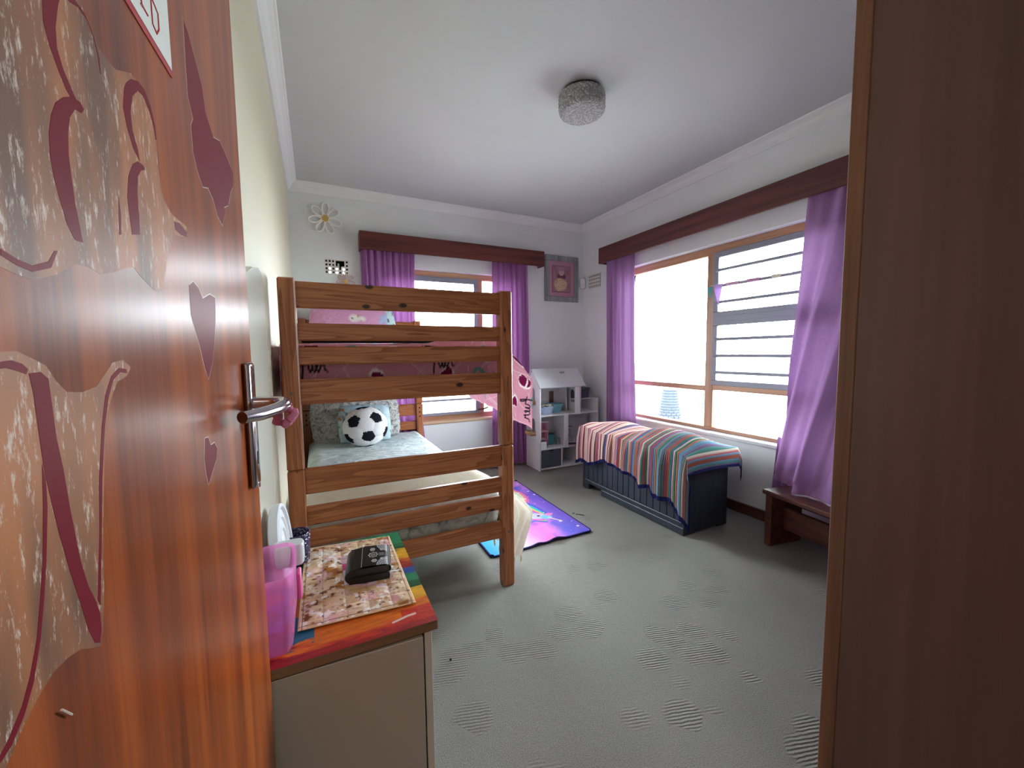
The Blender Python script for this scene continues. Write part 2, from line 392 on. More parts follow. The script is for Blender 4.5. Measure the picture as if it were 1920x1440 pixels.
# pelmets (boxed: face, returns, top)
def pelmet(name, label, axis, a0, a1, z0, z1, m):
    dp, t = .12, .02
    t0 = thing(name, label, 'pelmet', ((a0+a1)/2, D, z0) if axis == 'x' else (W, (a0+a1)/2, z0))
    def bx(n, u0, u1, d0, d1, q0, q1):   # u along wall, d distance from wall
        if axis == 'x': abox(n, (u0, u1, D-d1, D-d0, q0, q1), m, t0, .002)
        else: abox(n, (W-d1, W-d0, u0, u1, q0, q1), m, t0, .002)
    bx('face_board', a0, a1, dp-t, dp, z0, z1); bx('end_board', a0, a0+t, .0, dp-t, z0, z1); bx('end_board', a1-t, a1, 0, dp-t, z0, z1); bx('top_board', a0+t, a1-t, 0, dp-t, z1-t, z1)
    bm = B()
    if axis == 'x': tube(bm, [(a0+t, D-.052, z1-.045), (a1-t, D-.052, z1-.045)], .009, 8)
    else: tube(bm, [(W-.062, a0+t, z1-.045), (W-.062, a1-t, z1-.045)], .009, 8)
    obj('curtain_rail', bm, m_white, t0, True)
    return t0
pelmet('pelmet', 'dark reddish wooden pelmet over the back window behind the bunk bed', 'x', .378, 2.208, 2.105, 2.258, m_pelx)
pelmet('pelmet', 'long dark wooden pelmet over the wide window on the right wall', 'y', .48, 3.414, 2.107, 2.264, m_pely)

# curtains
def curtain(name, label, m, f, nu=150, nv=60, group='purple curtains'):
    o = grid(name, nu, nv, f, m); return tag(o, label, 'curtain', group)
def wav(u, v, n, a, ph=0): return a*(np.sin(2*PI*n*u+ph+.6*np.sin(3*v+ph))+.45*np.sin(2*PI*n*1.73*u+1.3+ph+1.1*v)+.25*np.sin(2*PI*n*.61*u+2*v))
def cz(v, z0, z1): return z0+(z1-z0)*v
# back window, left: hangs behind the bed
curtain('curtain', 'bunched purple curtain at left of the back window, behind the bunk bed', m_curt,
        lambda u, v: (.385+.03*v+(.475+.06*v-.05*np.sin(PI*v))*(u+.012*np.sin(9*v)*np.sin(PI*u)), D-.056+wav(u, v, 9, .010), cz(v, 2.19, .02)), 200, 60)
curtain('curtain', 'purple curtain at right of the back window, hanging to the floor', m_curt,
        lambda u, v: (1.64-.03*v+(.39+.06*v)*u, D-.056+wav(u, v, 7.5, .010, 1), cz(v, 2.19, .012)), 180, 60)
curtain('curtain', 'light purple curtain at the far end of the right window, above the dolls house', m_curt2,
        lambda u, v: (W-.062+wav(u, v, 4, .012+.004*v, 2), 3.36-.005*v-(.40+.06*v)*u+.015*np.sin(4*v)*u, cz(v, 2.19, .02)), 120, 60)

# ------------------------------------------------------------------ door with stickers
AZ = math.radians(2.8); E0 = Vector((-.097, .8, 0)); DV = Vector((math.sin(AZ), math.cos(AZ), 0)); DN = Vector((DV.y, -DV.x, 0))
def dp(u, z, off=0): return E0+DV*u+DN*off+Vector((0, 0, z))
DM = Matrix((DV, DN, (0, 0, 1))).transposed().to_4x4(); DM.translation = E0
door = wroot('door_1', dp(-.81, 0))
obj('door_leaf', box(B(), -.815, -.004, -.04, 0, .008, 2.03, .002, DM), m_door, door)
m_red = mat('maroon_vinyl', S(112, 14, 34), .4, Specular_IOR_Level=.14); m_redw = mat('white_vinyl_edge', S(205, 190, 180), .4)
# worn backing: brown with white flecks where the vinyl lifted
m_worn = mat('worn_sticker_backing', S(140, 96, 66), .4, Specular_IOR_Level=.4)
vv = coords(m_worn, (60, 60, 17)); fl = noise(m_worn, vv, 3.2, 4, .78)
vb = coords(m_worn, (26, 26, 5)); big = noise(m_worn, vb, 1, 2, .5)
cc = ramp(m_worn, big, [(.36, S(108, 74, 54)), (.62, S(176, 110, 64))])
base(m_worn, mixc(m_worn, ramp(m_worn, fl, [(.55, (0, 0, 0, 1)), (.68, (1, 1, 1, 1))]), cc, S(206, 190, 176)))
ST = {
'backing_ee':[(-0.5369,1.3838),(-0.4926,1.4242),(-0.4696,1.4203),(-0.4524,1.4164),(-0.4456,1.406),(-0.4343,1.4008),(-0.4142,1.4001),(-0.3885,1.4133),(-0.3708,1.4129),(-0.3536,1.3996),(-0.3494,1.3823),(-0.3485,1.3587),(-0.3434,1.3384),(-0.327,1.33),(-0.2853,1.3301),(-0.2877,1.319),(-0.3243,1.3118),(-0.3413,1.2889),(-0.359,1.2583),(-0.376,1.2537),(-0.3987,1.2603),(-0.4106,1.2659),(-0.4387,1.2569),(-0.4558,1.2521),(-0.4701,1.2542),(-0.4835,1.253),(-0.5012,1.2439),(-0.5201,1.2379),(-0.5338,1.2392),(-0.5398,1.2404),(-0.5566,1.2392)],
'e1a':[(-0.4909,1.3872),(-0.4918,1.3761),(-0.4882,1.3667),(-0.4824,1.3581),(-0.4769,1.3515),(-0.4724,1.3489),(-0.467,1.3507),(-0.4709,1.355),(-0.4773,1.3612),(-0.4815,1.3697),(-0.4811,1.3809),(-0.4767,1.3952),(-0.4694,1.412),(-0.4863,1.3986)],
'e1b':[(-0.4625,1.3456),(-0.4592,1.3495),(-0.4627,1.3516),(-0.4706,1.3505),(-0.4798,1.3451),(-0.4877,1.3379),(-0.4926,1.329),(-0.496,1.3179),(-0.4968,1.3067),(-0.4954,1.2965),(-0.4925,1.2865),(-0.4875,1.2739),(-0.4813,1.2669),(-0.4735,1.2673),(-0.4749,1.2746),(-0.4779,1.2886),(-0.4791,1.3029),(-0.4798,1.3142),(-0.4784,1.3264),(-0.4753,1.3366),(-0.4691,1.3443)],
'e1c':[(-0.4704,1.4055),(-0.4584,1.4118),(-0.4487,1.4115),(-0.4415,1.4056),(-0.437,1.3958),(-0.4352,1.3839),(-0.4348,1.394),(-0.4395,1.4032),(-0.4462,1.4093),(-0.4556,1.4098),(-0.4644,1.4061)],
'e2a':[(-0.4023,1.3946),(-0.4065,1.3795),(-0.4024,1.3669),(-0.3946,1.3555),(-0.3849,1.3507),(-0.387,1.3589),(-0.3938,1.3692),(-0.3949,1.382),(-0.3889,1.3967),(-0.3784,1.4065),(-0.3689,1.4079),(-0.3584,1.4013),(-0.3519,1.3919),(-0.3503,1.3832),(-0.348,1.3843),(-0.3491,1.3955),(-0.3552,1.4072),(-0.3658,1.4146),(-0.377,1.4144),(-0.3893,1.4087),(-0.3981,1.4008)],
'e2b':[(-0.376,1.3484),(-0.3795,1.3502),(-0.3887,1.3495),(-0.3985,1.3431),(-0.4071,1.3312),(-0.4116,1.3147),(-0.4102,1.3002),(-0.4089,1.2892),(-0.3954,1.2928),(-0.3943,1.3089),(-0.3941,1.3247),(-0.3908,1.3376),(-0.3843,1.3442)],
'e3':[(-0.5391,1.2456),(-0.5299,1.2431),(-0.5196,1.2419),(-0.505,1.2467),(-0.4983,1.257),(-0.501,1.2563),(-0.5067,1.2496),(-0.5191,1.245),(-0.5295,1.2461),(-0.5387,1.2485)],
'e4':[(-0.3204,1.3249),(-0.3063,1.3276),(-0.2865,1.3246),(-0.2877,1.319),(-0.3058,1.3168),(-0.3191,1.3181)],
'e5':[(-0.4245,1.3102),(-0.4234,1.2998),(-0.4252,1.2848),(-0.4283,1.284),(-0.4265,1.2988)],
'backing_n':[(-0.561,1.207),(-0.5452,1.2029),(-0.5356,1.2034),(-0.5275,1.2005),(-0.5167,1.1964),(-0.5098,1.1879),(-0.5019,1.1817),(-0.4874,1.1804),(-0.4733,1.1825),(-0.4618,1.19),(-0.4523,1.1966),(-0.4381,1.1981),(-0.4276,1.1931),(-0.4341,1.187),(-0.4477,1.1841),(-0.4583,1.1728),(-0.4674,1.157),(-0.4739,1.125),(-0.4803,1.0939),(-0.4844,1.0625),(-0.4895,1.0388),(-0.4936,1.0317),(-0.5003,1.0348),(-0.512,1.0421),(-0.5231,1.0451),(-0.5335,1.0458),(-0.5455,1.0418),(-0.5566,1.036),(-0.5669,1.0287),(-0.576,1.0241),(-0.5863,1.0224)],
'n1':[(-0.5517,1.1979),(-0.5457,1.1987),(-0.5395,1.1993),(-0.5331,1.1975),(-0.5294,1.1949),(-0.5311,1.1925),(-0.5369,1.1944),(-0.5431,1.1958),(-0.552,1.1952)],
'n2':[(-0.5293,1.1929),(-0.5211,1.1933),(-0.5158,1.1896),(-0.515,1.176),(-0.5142,1.1593),(-0.5112,1.1417),(-0.5091,1.1208),(-0.5068,1.1051),(-0.5045,1.089),(-0.4997,1.071),(-0.4945,1.0601),(-0.4911,1.0499),(-0.4911,1.0399),(-0.4939,1.0335),(-0.4984,1.0366),(-0.5035,1.0481),(-0.5081,1.0665),(-0.5142,1.0878),(-0.5195,1.1104),(-0.523,1.1285),(-0.5259,1.1483),(-0.5269,1.1669),(-0.5276,1.1826)],
'n3':[(-0.492,1.0586),(-0.4842,1.0956),(-0.4796,1.1267),(-0.4715,1.1577),(-0.4641,1.1768),(-0.4551,1.188),(-0.4448,1.1929),(-0.4347,1.1918),(-0.4337,1.1889),(-0.4431,1.19),(-0.4529,1.1855),(-0.4606,1.1748),(-0.468,1.1571),(-0.4762,1.1257),(-0.482,1.0946),(-0.4899,1.054)],
'n4':[(-0.5267,1.1484),(-0.5252,1.14),(-0.526,1.1268),(-0.5306,1.1017),(-0.5347,1.0849),(-0.54,1.0669),(-0.547,1.051),(-0.5542,1.0415),(-0.5631,1.0347),(-0.5692,1.0334),(-0.5747,1.0332),(-0.5743,1.0362),(-0.5687,1.0365),(-0.563,1.0395),(-0.5552,1.0461),(-0.5489,1.055),(-0.5423,1.0685),(-0.5371,1.0863),(-0.5331,1.1029),(-0.529,1.1279)],
'fairy':[(-0.2496,1.5516),(-0.2359,1.548),(-0.2166,1.5333),(-0.1956,1.5172),(-0.1871,1.4919),(-0.1716,1.4843),(-0.1575,1.4765),(-0.1252,1.4871),(-0.0906,1.4815),(-0.0554,1.4737),(-0.0611,1.4522),(-0.081,1.4373),(-0.0996,1.4124),(-0.1251,1.4018),(-0.1214,1.3946),(-0.1403,1.3735),(-0.162,1.3785),(-0.1774,1.393),(-0.1977,1.4002),(-0.2196,1.3933),(-0.2359,1.4043),(-0.2468,1.4193),(-0.2477,1.4462),(-0.2383,1.4581),(-0.2517,1.4738),(-0.2514,1.5058),(-0.2504,1.5328)],
'heart1':[(-0.2917,1.2711),(-0.2776,1.2771),(-0.2615,1.273),(-0.2491,1.2633),(-0.2214,1.2717),(-0.1998,1.2708),(-0.2025,1.2501),(-0.2148,1.2176),(-0.2295,1.1926),(-0.248,1.175),(-0.2588,1.1873),(-0.269,1.2075),(-0.2792,1.2239),(-0.2917,1.242)],
'heart2':[(-0.2759,1.1126),(-0.2647,1.1116),(-0.2573,1.1012),(-0.2428,1.1012),(-0.2338,1.0931),(-0.2388,1.0816),(-0.2583,1.0711),(-0.2744,1.062),(-0.2792,1.0739),(-0.2824,1.0921)],
'L':[(-0.3644,1.4888),(-0.3629,1.4821),(-0.3602,1.4813),(-0.3516,1.4812)],
'Lserif':[(-0.365,1.4805),(-0.3613,1.4805)],
'D':[(-0.3423,1.5038),(-0.3427,1.491),(-0.3424,1.4815),(-0.3343,1.479),(-0.3286,1.4861),(-0.3283,1.4994),(-0.3384,1.5026),(-0.3423,1.5038)],
'dent':[(-0.5338,1.0255),(-0.5267,1.0166)],
}
def sticker(name, key, off, m, th=.00012, label=None, grow=0):
    pts = ST[key]
    if grow:
        cx = sum(p[0] for p in pts)/len(pts); cz_ = sum(p[1] for p in pts)/len(pts); q = []
        for i in range(len(pts)):
            a, b, c_ = Vector(pts[i-1]), Vector(pts[i]), Vector(pts[(i+1) % len(pts)])
            t = (c_-a); t = t.normalized() if t.length > 1e-6 else Vector((1, 0)); n = Vector((t.y, -t.x))
            if n.dot(b-Vector((cx, cz_))) < 0: n = -n
            q.append(b+n*grow)
        pts = q
    o = obj(name, prism(B(), pts, lambda p: dp(p[0], p[1], off), lambda p: dp(p[0], p[1], off+th)), m, door)
    if label: o['label'] = label
    return o
sticker('sticker_backing', 'backing_ee', 0, m_worn, label='worn speckled backing of the double E sticker')
sticker('sticker_backing', 'backing_n', 0, m_worn, label='worn speckled backing of the N sticker')
for k in ('e1a', 'e1b', 'e1c'): sticker('letter_stroke', k, .00012, m_red)
for k in ('e2a', 'e2b', 'e3', 'e4', 'e5', 'n1', 'n2', 'n3', 'n4'): sticker('letter_stroke', k, .00012, m_red)
for k, nm in (('fairy', 'winged_sticker'), ('heart1', 'heart_sticker'), ('heart2', 'heart_sticker')):
    sticker('sticker_edge', k, 0, m_redw, .0001, grow=.0011); sticker(nm, k, .0001, m_red, .00012)
m_board = mat('white_sign_board', S(222, 226, 220), .5); m_sred = mat('red_sign_paint', S(176, 44, 52), .5)
obj('name_sign_edge', box(B(), -.62, -.2985, 0, .0012, 1.4635, 1.72, .0004, DM), m_sred, door)
obj('name_sign', box(B(), -.617, -.301, .0012, .0016, 1.469, 1.718, 0, DM), m_board, door)
def ribbon(name, pts, r, m):
    bm = B(); tube(bm, [dp(p[0], p[1], .0016) for p in pts], r*.7, 6); return obj(name, bm, m, door, True)
ribbon('sign_letter', ST['L'], .0012, m_sred); ribbon('sign_letter', ST['Lserif'], .001, m_sred); ribbon('sign_letter', ST['D'], .0012, m_sred)
ribbon('scratch', ST['dent'], .0008, m_redw)
# lever handle on a long plate
obj('handle_plate', box(B(), -.084, -.044, 0, .011, .994, 1.19, .006, DM, 3), m_chrome, door, True)
bm = B()
pts = [(-.064, .0), (-.064, .024), (-.068, .038), (-.08, .046), (-.105, .047), (-.135, .040), (-.165, .026), (-.19, .010)]
tube(bm, [dp(u, 1.126-(.005 if i > 3 else 0)*min(1, (i-3)/3), .008+o) for i, (u, o) in enumerate(pts)], [.011, .0095, .0095, .0095, .0092, .009, .0088, .008], 14)
obj('lever', bm, m_chrome, door, True)
for z in (1.178, .997):
    obj('screw', lathe(B(), [(.0, .0015), (.004, .0012), (.005, 0)], 12, dp(-.064, z, .011), Matrix.Rotation(PI/2, 4, 'Y')), m_chrome, door, True)
obj('keyhole', box(B(), -.067, -.061, .0105, .0116, 1.03, 1.05, .001, DM), m_black, door)
# pink hair tie hung over the lever
bm = B(); ring = []
for i in range(26):
    a = 2*PI*i/26; ring.append(dp(-.082+.003*math.sin(5*a), 1.108+.014*math.sin(a), .053+.011*math.cos(a)+.003*math.cos(4*a)))
tube(bm, ring, [.0065+.002*math.sin(i*2.4) for i in range(26)], 8, True)
tag(obj('hair_tie', bm, cloth('pink_scrunchie', S(206, 130, 160), .9), None, True), 'small pink ruffled hair tie hanging on the chrome door lever', 'hair tie')
# door jamb
bm = B(); box(bm, XL-.0, XL+.012, -.2, -.065, 0, 2.06); box(bm, .66, .70, -.2, -.05, 0, 2.06, .003); box(bm, XL, .70, -.2, -.05, 2.04, 2.08, .003)
struct(obj('trim_4', bm, m_skirt))

# ------------------------------------------------------------------ wardrobe at the right edge of the view
wd = thing('wardrobe', 'tall dark brown wooden wardrobe side filling the right edge', 'wardrobe', (1.0, .2, 0))
WX, WY = 1.0, .466
abox('side_panel', (WX, WX+.03, -.05, WY-.031, 0, 2.5), m_ward, wd, .001); abox('edge_lipping', (WX, WX+.03, WY-.0305, WY, 0, 2.5), m_lip, wd, .002)
abox('side_panel', (W-.03, W-.02, -.05, WY-.03, 0, 2.5), m_ward, wd, .001); abox('top_panel', (WX, W-.02, -.05, WY, 2.5, 2.53), m_ward, wd, .002)
abox('back_panel', (WX+.03, W-.03, -.055, -.045, .02, 2.5), m_ward, wd, 0); abox('plinth', (WX+.03, W-.03, WY-.06, WY-.04, 0, .08), m_ward, wd, .001)
for i in range(3):
    a = WX+.034+i*.574; d_ = abox('wardrobe_door', (a, a+.568, WY-.025, WY-.003, .085, 2.495), m_ward, wd, .002)
    bm = B(); tube(bm, [(a+.53, WY, 1.0), (a+.53, WY+.025, 1.02), (a+.53, WY+.025, 1.12), (a+.53, WY, 1.14)], .005, 8); obj('handle', bm, m_chrome, d_, True)

# ------------------------------------------------------------------ bunk bed
BXa, BXb, BYa, BYb = -.123, .879, 1.795, 3.78
PW = .062
bed = thing('bunk_bed', 'orange pine bunk bed with slatted ends between left wall and window', 'bed', (.378, 2.79, 0))
m_bolt = mat('grey_bolt', S(110, 106, 100), .4, Metallic=.8)
for (x0, y0) in ((BXa, BYa), (BXb-PW, BYa), (BXa, BYb-PW), (BXb-PW, BYb-PW)):
    abox('post', (x0, x0+PW, y0, y0+PW, 0, .736), m_pz, bed, .006); abox('post', (x0, x0+PW, y0, y0+PW, .739, 1.502), m_pz, bed, .006)
for ya in (BYa+.017, BYb-.045):
    for z0, z1 in ((1.388, 1.492), (1.258, 1.328), (1.160, 1.233), (1.000, 1.103), (.630, .736), (.497, .575), (.404, .476), (.255, .342)):
        abox('rail', (BXa+PW-.004, BXb-PW+.004, ya, ya+.028, z0, z1), m_px, bed, .005)
for z0, z1 in ((1.0, 1.103), (.255, .342)):
    for x0 in (BXa+.01, BXb-.038): abox('side_rail', (x0, x0+.028, BYa+PW-.004, BYb-PW+.004, z0, z1), m_py, bed, .005)
for z in (1.01, .27):
    for i in range(9): abox('slat', (BXa+.04, BXb-.04, 1.93+i*.21, 2.0+i*.21, z, z+.018), m_px, bed, .002)
for x, z in ((BXa+.03, 1.05), (BXb-.03, 1.05), (BXb-.03, .29)):
    obj('bolt_head', lathe(B(), [(0, .003), (.005, .0025), (.0065, 0)], 14, (x, BYa, z), Matrix.Rotation(PI/2, 4, 'X')), m_bolt, bed, True)
for x in (BXa+.03, BXb-.03):
    for z in (.70, .66, .62): obj('peg_hole', lathe(B(), [(0, .001), (.006, .0008), (.007, 0)], 12, (x, BYb-PW, z), Matrix.Rotation(PI/2, 4, 'X')), m_black, bed)

# lower mattress with its fitted sheet
def pillowbox(bm, x0, x1, y0, y1, z0, z1, r, seg=4): return box(bm, x0, x1, y0, y1, z0, z1, r, None, seg)
m_mat = cloth('grey_marbled_sheet', S(176, 178, 172), .95)
vq = coords(m_mat); mb = noise(m_mat, vq, 14, 5, .65, 1.2)
base(m_mat, ramp(m_mat, mb, [(.36, S(120, 124, 120)), (.46, S(176, 180, 174)), (.7, S(206, 206, 198))])); bump(m_mat, mb, .25, .01)
mt = thing('mattress', 'lower bunk mattress in grey marbled cotton', 'mattress', (.38, 2.78, .288))
obj('mattress_core', pillowbox(B(), BXa+.045, BXb-.045, 1.868, 3.705, .289, .478, .045), m_mat, mt, True)
m_sheet = mat('pale_blue_sheet', S(196, 212, 214), .9, Specular_IOR_Level=.2)
vq = coords(m_sheet, (9, 16, 9)); cr = noise(m_sheet, vq, 1, 5, .6, .8); base(m_sheet, ramp(m_sheet, cr, [(.3, S(168, 184, 190)), (.6, S(206, 218, 218))])); bump(m_sheet, cr, .7, .03)
def sheetf(u, v):
    x = BXa+.04+(BXb-BXa-.08)*u; y = 1.866+1.84*v
    e = np.minimum(np.minimum(u, 1-u)*.92, np.minimum(v, 1-v)*1.84); z = .497-.05*np.clip(1-e/.07, 0, 1)**2
    z = z+.006*(fbm(x*14, y*26, 3)-.5)+.006*(fbm(x*30, y*60, 8)-.5)
    return x, y, z
s_ = grid('fitted_sheet', 90, 160, sheetf, m_sheet, mt)
# cream ribbed throw over the foot of the lower bunk and down its side
m_throw = cloth('cream_knit', S(238, 234, 220), .95, .3, 260)
def throwf(u, v):
    # u along the bed (ribs run across), v across and down the side
    y = 1.895+.36*u; s = v*1.5; top = .90
    over = np.clip(s-top, 0, None); on = np.clip(s, 0, top)
    x = BXa+.05+on*.995; z = np.full_like(x, .515)-.02*np.clip((on-.82)/.08, 0, 1)**2
    lim = .40-.10*u*0; fall = over*.66
    flare = .175*np.clip(fall/.16, 0, 1)**.7*(1-.45*np.clip((fall-.2)/.2, 0, 1)); wrk = .026*np.sin(2*PI*u*3.5+.6+2*fall)*np.clip(fall/.1, 0, 1)
    x = x+flare+wrk; z = z-fall
    rib = .015*np.sin(PI*u*14)**2; z = z+rib*(over <= 0)+.004*(fbm(x*10, y*14, 5)-.5); x = x+rib*(over > 0)
    return x, y+.10*u*0-.03*np.clip(fall/.4, 0, 1), z
tb = thing('throw', 'cream ribbed knit throw over the foot of the lower bunk, trailing beside the post', 'throw', (.9, 2.05, .3))
grid('throw_body', 220, 150, throwf, m_throw, tb)
bm = B()
for i in range(15):
    u = (i+.5)/15; x, y, z = [float(np.asarray(q).ravel()[0]) for q in throwf(np.array([u]), np.array([1.0]))]
    x += random.uniform(-.004, .008); l = random.uniform(.03, .055)
    tube(bm, [(x, y, z+.006), (x+.003, y+random.uniform(-.004, .004), z-l*.5), (x+random.uniform(-.004, .006), y, z-l)], [.004, .0075, .004], 6)
obj('tassel_fringe', bm, m_throw, tb, True)['kind'] = 'stuff'

# upper mattress and pink duvet
m_um = cloth('upper_mattress_ticking', S(196, 180, 186), .95)
tag(obj('mattress', pillowbox(B(), BXa+.045, BXb-.045, 1.875, 3.70, 1.031, 1.19, .04), m_um, None, True), 'upper bunk mattress mostly hidden under the pink duvet', 'mattress')
PK, PK2, MAR, WHT, INK, TEAL = A3(206, 138, 158), A3(214, 156, 176), A3(112, 20, 66), A3(238, 226, 230), A3(34, 30, 44), A3(104, 158, 160)
SCRIPT = [  # 'fuer' handwriting, unit box about 1.6 x 1
 [(.10, -.25), (.16, .1), (.24, .6), (.34, .95), (.42, .9), (.38, .7), (.26, .45)], [(.06, .42), (.45, .50)],
 [(.5, .48), (.5, .2), (.56, .05), (.66, .12), (.72, .46), (.72, .1), (.8, .04)],
 [(.8, .04), (.92, .26), (1.0, .42), (.94, .5), (.88, .36), (.9, .12), (1.0, .04), (1.1, .16)],
 [(1.1, .16), (1.2, .5), (1.22, .38), (1.34, .42), (1.36, .1), (1.5, .02)]]
def script(c, x, y, ox, oy, s, rot, w=.0028, col=INK):
    X = (x-ox)*math.cos(rot)+(y-oy)*math.sin(rot); Y = -(x-ox)*math.sin(rot)+(y-oy)*math.cos(rot)
    for st in SCRIPT: c = put(c, (w*1.4-dline(X, Y, [(a*s, b*s) for a, b in st]))/(w*.8)+.5, col)
    return c
def duvet_print(x, y, seed=0, texts=(), hearts=()):
    """x,y metres on the cloth: pink with maroon hearts, white squiggles, teal outlines, black script"""
    n = fbm(x*9, y*9, 11+seed); c = PK[None]*(1-n[:, None])+PK2[None]*n[:, None]
    for k, (fx, fy, ph) in enumerate(((19, 12, .3), (13, -17, 1.2), (-16, 22, 2.2))):
        g = np.sin(fx*x+fy*y+ph+1.5*np.sin(9*x-7*y+k)); c = put(c, (.05-np.abs(g))/.04, PK2*.4+WHT*.6)
    for i in range(-8, 30):
        for j in range(-6, 14):
            h = (i*7919+j*104729+seed*31) % 97; cx = i*.155+.05*(h % 5)/5+(.07 if j % 2 else 0); cy = j*.11+.03*(h % 7)/7
            if cx < x.min()-.1 or cx > x.max()+.1 or cy < y.min()-.1 or cy > y.max()+.1: continue
            hm = heartmask(x, y, cx, cy, .026, (h % 9-4)*.16+PI*(h % 2))
            if h % 3 == 0: c = put(c, hm < .55, WHT); c = put(c, hm < 0, MAR)
            elif h % 3 == 1: c = put(c, (np.abs(hm-.1) < .35), TEAL if h % 2 else INK)
    for (ox, oy, s, rot) in texts: c = script(c, x, y, ox, oy, s, rot)
    for (cx, cy, s, r) in hearts: hm = heartmask(x, y, cx, cy, s, r); c = put(c, hm < .5, WHT); c = put(c, hm < 0, MAR)
    return c
dv = thing('duvet', 'pink duvet with maroon hearts and script hanging off the upper bunk', 'duvet', (.4, 2.7, 1.2))
m_duv = attr_mat('printed_duvet', .9, 220, .15, .15, .22)
def dtop(u, v):   # top and rolled foot end
    x = BXa+.03+(BXb-BXa-.06)*u; s = v*1.05; end = .16
    y = np.where(s < end, 1.872-.004*np.sin(s*20), 1.872+(s-end)); z = np.where(s < end, 1.07+s*1.15, 1.30)
    z = np.minimum(z, 1.238+.012*(1-np.exp(-np.clip(y-1.872, 0, 1)*30))+.022*np.clip((u-.60)/.08, 0, 1)*np.clip((y-1.872)/.03, 0, 1))+.008*(fbm(x*7, y*7, 2)-.5); y = y+.012*(fbm(x*8, s*12, 4)-.5)
    return x, y, z
grid('duvet_top', 260, 150, dtop, m_duv, dv, lambda u, v, P: duvet_print(u*.94, v*1.05, 0, ((.03, .045, .07, 0.05), (.58, .05, .075, .08), (.32, .3, .08, 0))))
def dside(u, v):   # flap over the open right side: u along bed, v downwards
    y0 = 1.868+.02*v; y = y0+(1.10-.08*v)*u
    drop = (.455-.115*u**.9)*v; x = .872+.03*np.sin(PI*np.clip(v*2, 0, .5))+.125*np.clip(v/.40, 0, 1)**1.1
    x = x+.012*np.sin(2*PI*u*3+1)*np.clip(v*2, 0, 1)+.006*np.sin(2*PI*u*7)*v-.02*u
    z = 1.236-drop+.01*np.sin(2*PI*u*2.4)*v
    return x, y, z
grid('duvet_flap', 260, 160, dside, m_duv, dv, lambda u, v, P: put(duvet_print(P[:, 1]-1.87, P[:, 2]-.7, 3, ((.035, .255, .092, -PI/2+.16),), ((.10, .34, .03, .3), (.40, .25, .03, .3))), (v > .975)*.8, A3(226, 170, 186)))
def dleft(u, v):   # tucked down the wall side
    y = 1.77+.9*u; return -.138+.008*np.sin(u*9)+.012*np.clip(1-u*9, 0, 1), y+.012*(v), 1.245-.20*v-.03*np.sin(u*5)*v-.05*np.clip(1-u*10, 0, 1)*(1-v)
grid('duvet_tuck', 60, 30, dleft, m_duv, dv, lambda u, v, P: duvet_print(P[:, 1]-1.7, P[:, 2]-1, 9))
# dark folded cloth across the foot
tag(obj('folded_cloth', pillowbox(B(), BXa+.07, .60, 1.915, 2.02, 1.2535, 1.266, .005, 2), cloth('near_black_cloth', S(28, 27, 36), .9), None, True), 'thin black folded cloth across the foot of the upper bunk', 'cloth')

# pillows
def cushion(name, w, h, t, mtx, m, parent=None, n=40, sup=3.0, col=None, ruffle=0):
    """two domed faces meeting in a seam"""
    def f(u, v):
        a = (u*2-1); b = (np.abs(v*4-2)-1); side = np.where(v < .5, 1, -1)      # v<.5 front, else back
        k = np.clip(1-np.abs(a)**sup, 0, 1)*np.clip(1-np.abs(b)**sup, 0, 1)
        pinch = 1-.06*(np.abs(a)*np.abs(b))**2
        X = a*w/2*(1-.05*(1-b*b)*0)*pinch; Z = b*h/2*pinch; Y = -side*t/2*k**.5
        if ruffle: Y = Y+ruffle*(fbm(X*60, Z*60, 5)-.5)*side*-1; X = X+ruffle*.6*(fbm(Z*50, X*50, 7)-.5); Z = Z+ruffle*.6*(fbm(X*50, Z*40, 9)-.5)
        P = np.stack([X, Y, Z, np.ones_like(X)]); Q = np.array(mtx) @ P
        return Q[0], Q[1], Q[2]
    return grid(name, n, n*2, f, m, parent, col)
def place(loc, rx=0, ry=0, rz=0): return Matrix.Translation(loc) @ Matrix.Rotation(rz, 4, 'Z') @ Matrix.Rotation(rx, 4, 'X') @ Matrix.Rotation(ry, 4, 'Y')
def fold_col(u, v, P):
    n = fbm(P[:, 0]*10, P[:, 2]*14, 4); c = A3(214, 150, 190)[None]*(1-n[:, None]*.5)+A3(226, 182, 212)[None]*n[:, None]*.5
    c = put(c, (fbm(P[:, 0]*7, P[:, 2]*8, 6)-.56)*12, A3(176, 190, 224)); c = put(c, (P[:, 0] > .56)*1., A3(190, 214, 216))
    for cx, cz_, r in ((.30, 1.50, .05), (.36, 1.495, .035)): c = put(c, (r-np.hypot(P[:, 0]-cx, (P[:, 2]-cz_)*1.2))*60, A3(232, 226, 222))
    c = put(c, (.008-np.hypot(P[:, 0]-.285, P[:, 2]-1.50))*400, A3(50, 46, 60)); c = put(c, (fbm(P[:, 0]*40, P[:, 2]*40, 3)-.7)*20*(np.abs(P[:, 0]-.38) < .06), A3(214, 150, 110))
    c = put(c, (fbm(P[:, 0]*55, P[:, 2]*40, 8)-.62)*25*(P[:, 0] > .57), A3(60, 64, 74)); return c
cushion('pillow', .68, .46, .13, place((.30, 3.585, 1.395), -.5), m_print, None, 60, 2.6, fold_col, .012)
tag(bpy.data.objects['pillow'], 'pink patterned pillow at the head of the upper bunk', 'pillow')
m_fur = cloth('grey_plush', S(176, 176, 174), .95); vq = coords(m_fur); fz = noise(m_fur, vq, 26, 5, .7, 1.5)
base(m_fur, ramp(m_fur, fz, [(.34, S(104, 104, 106)), (.5, S(184, 184, 182)), (.7, S(216, 214, 210))])); bump(m_fur, fz, .8, .03)
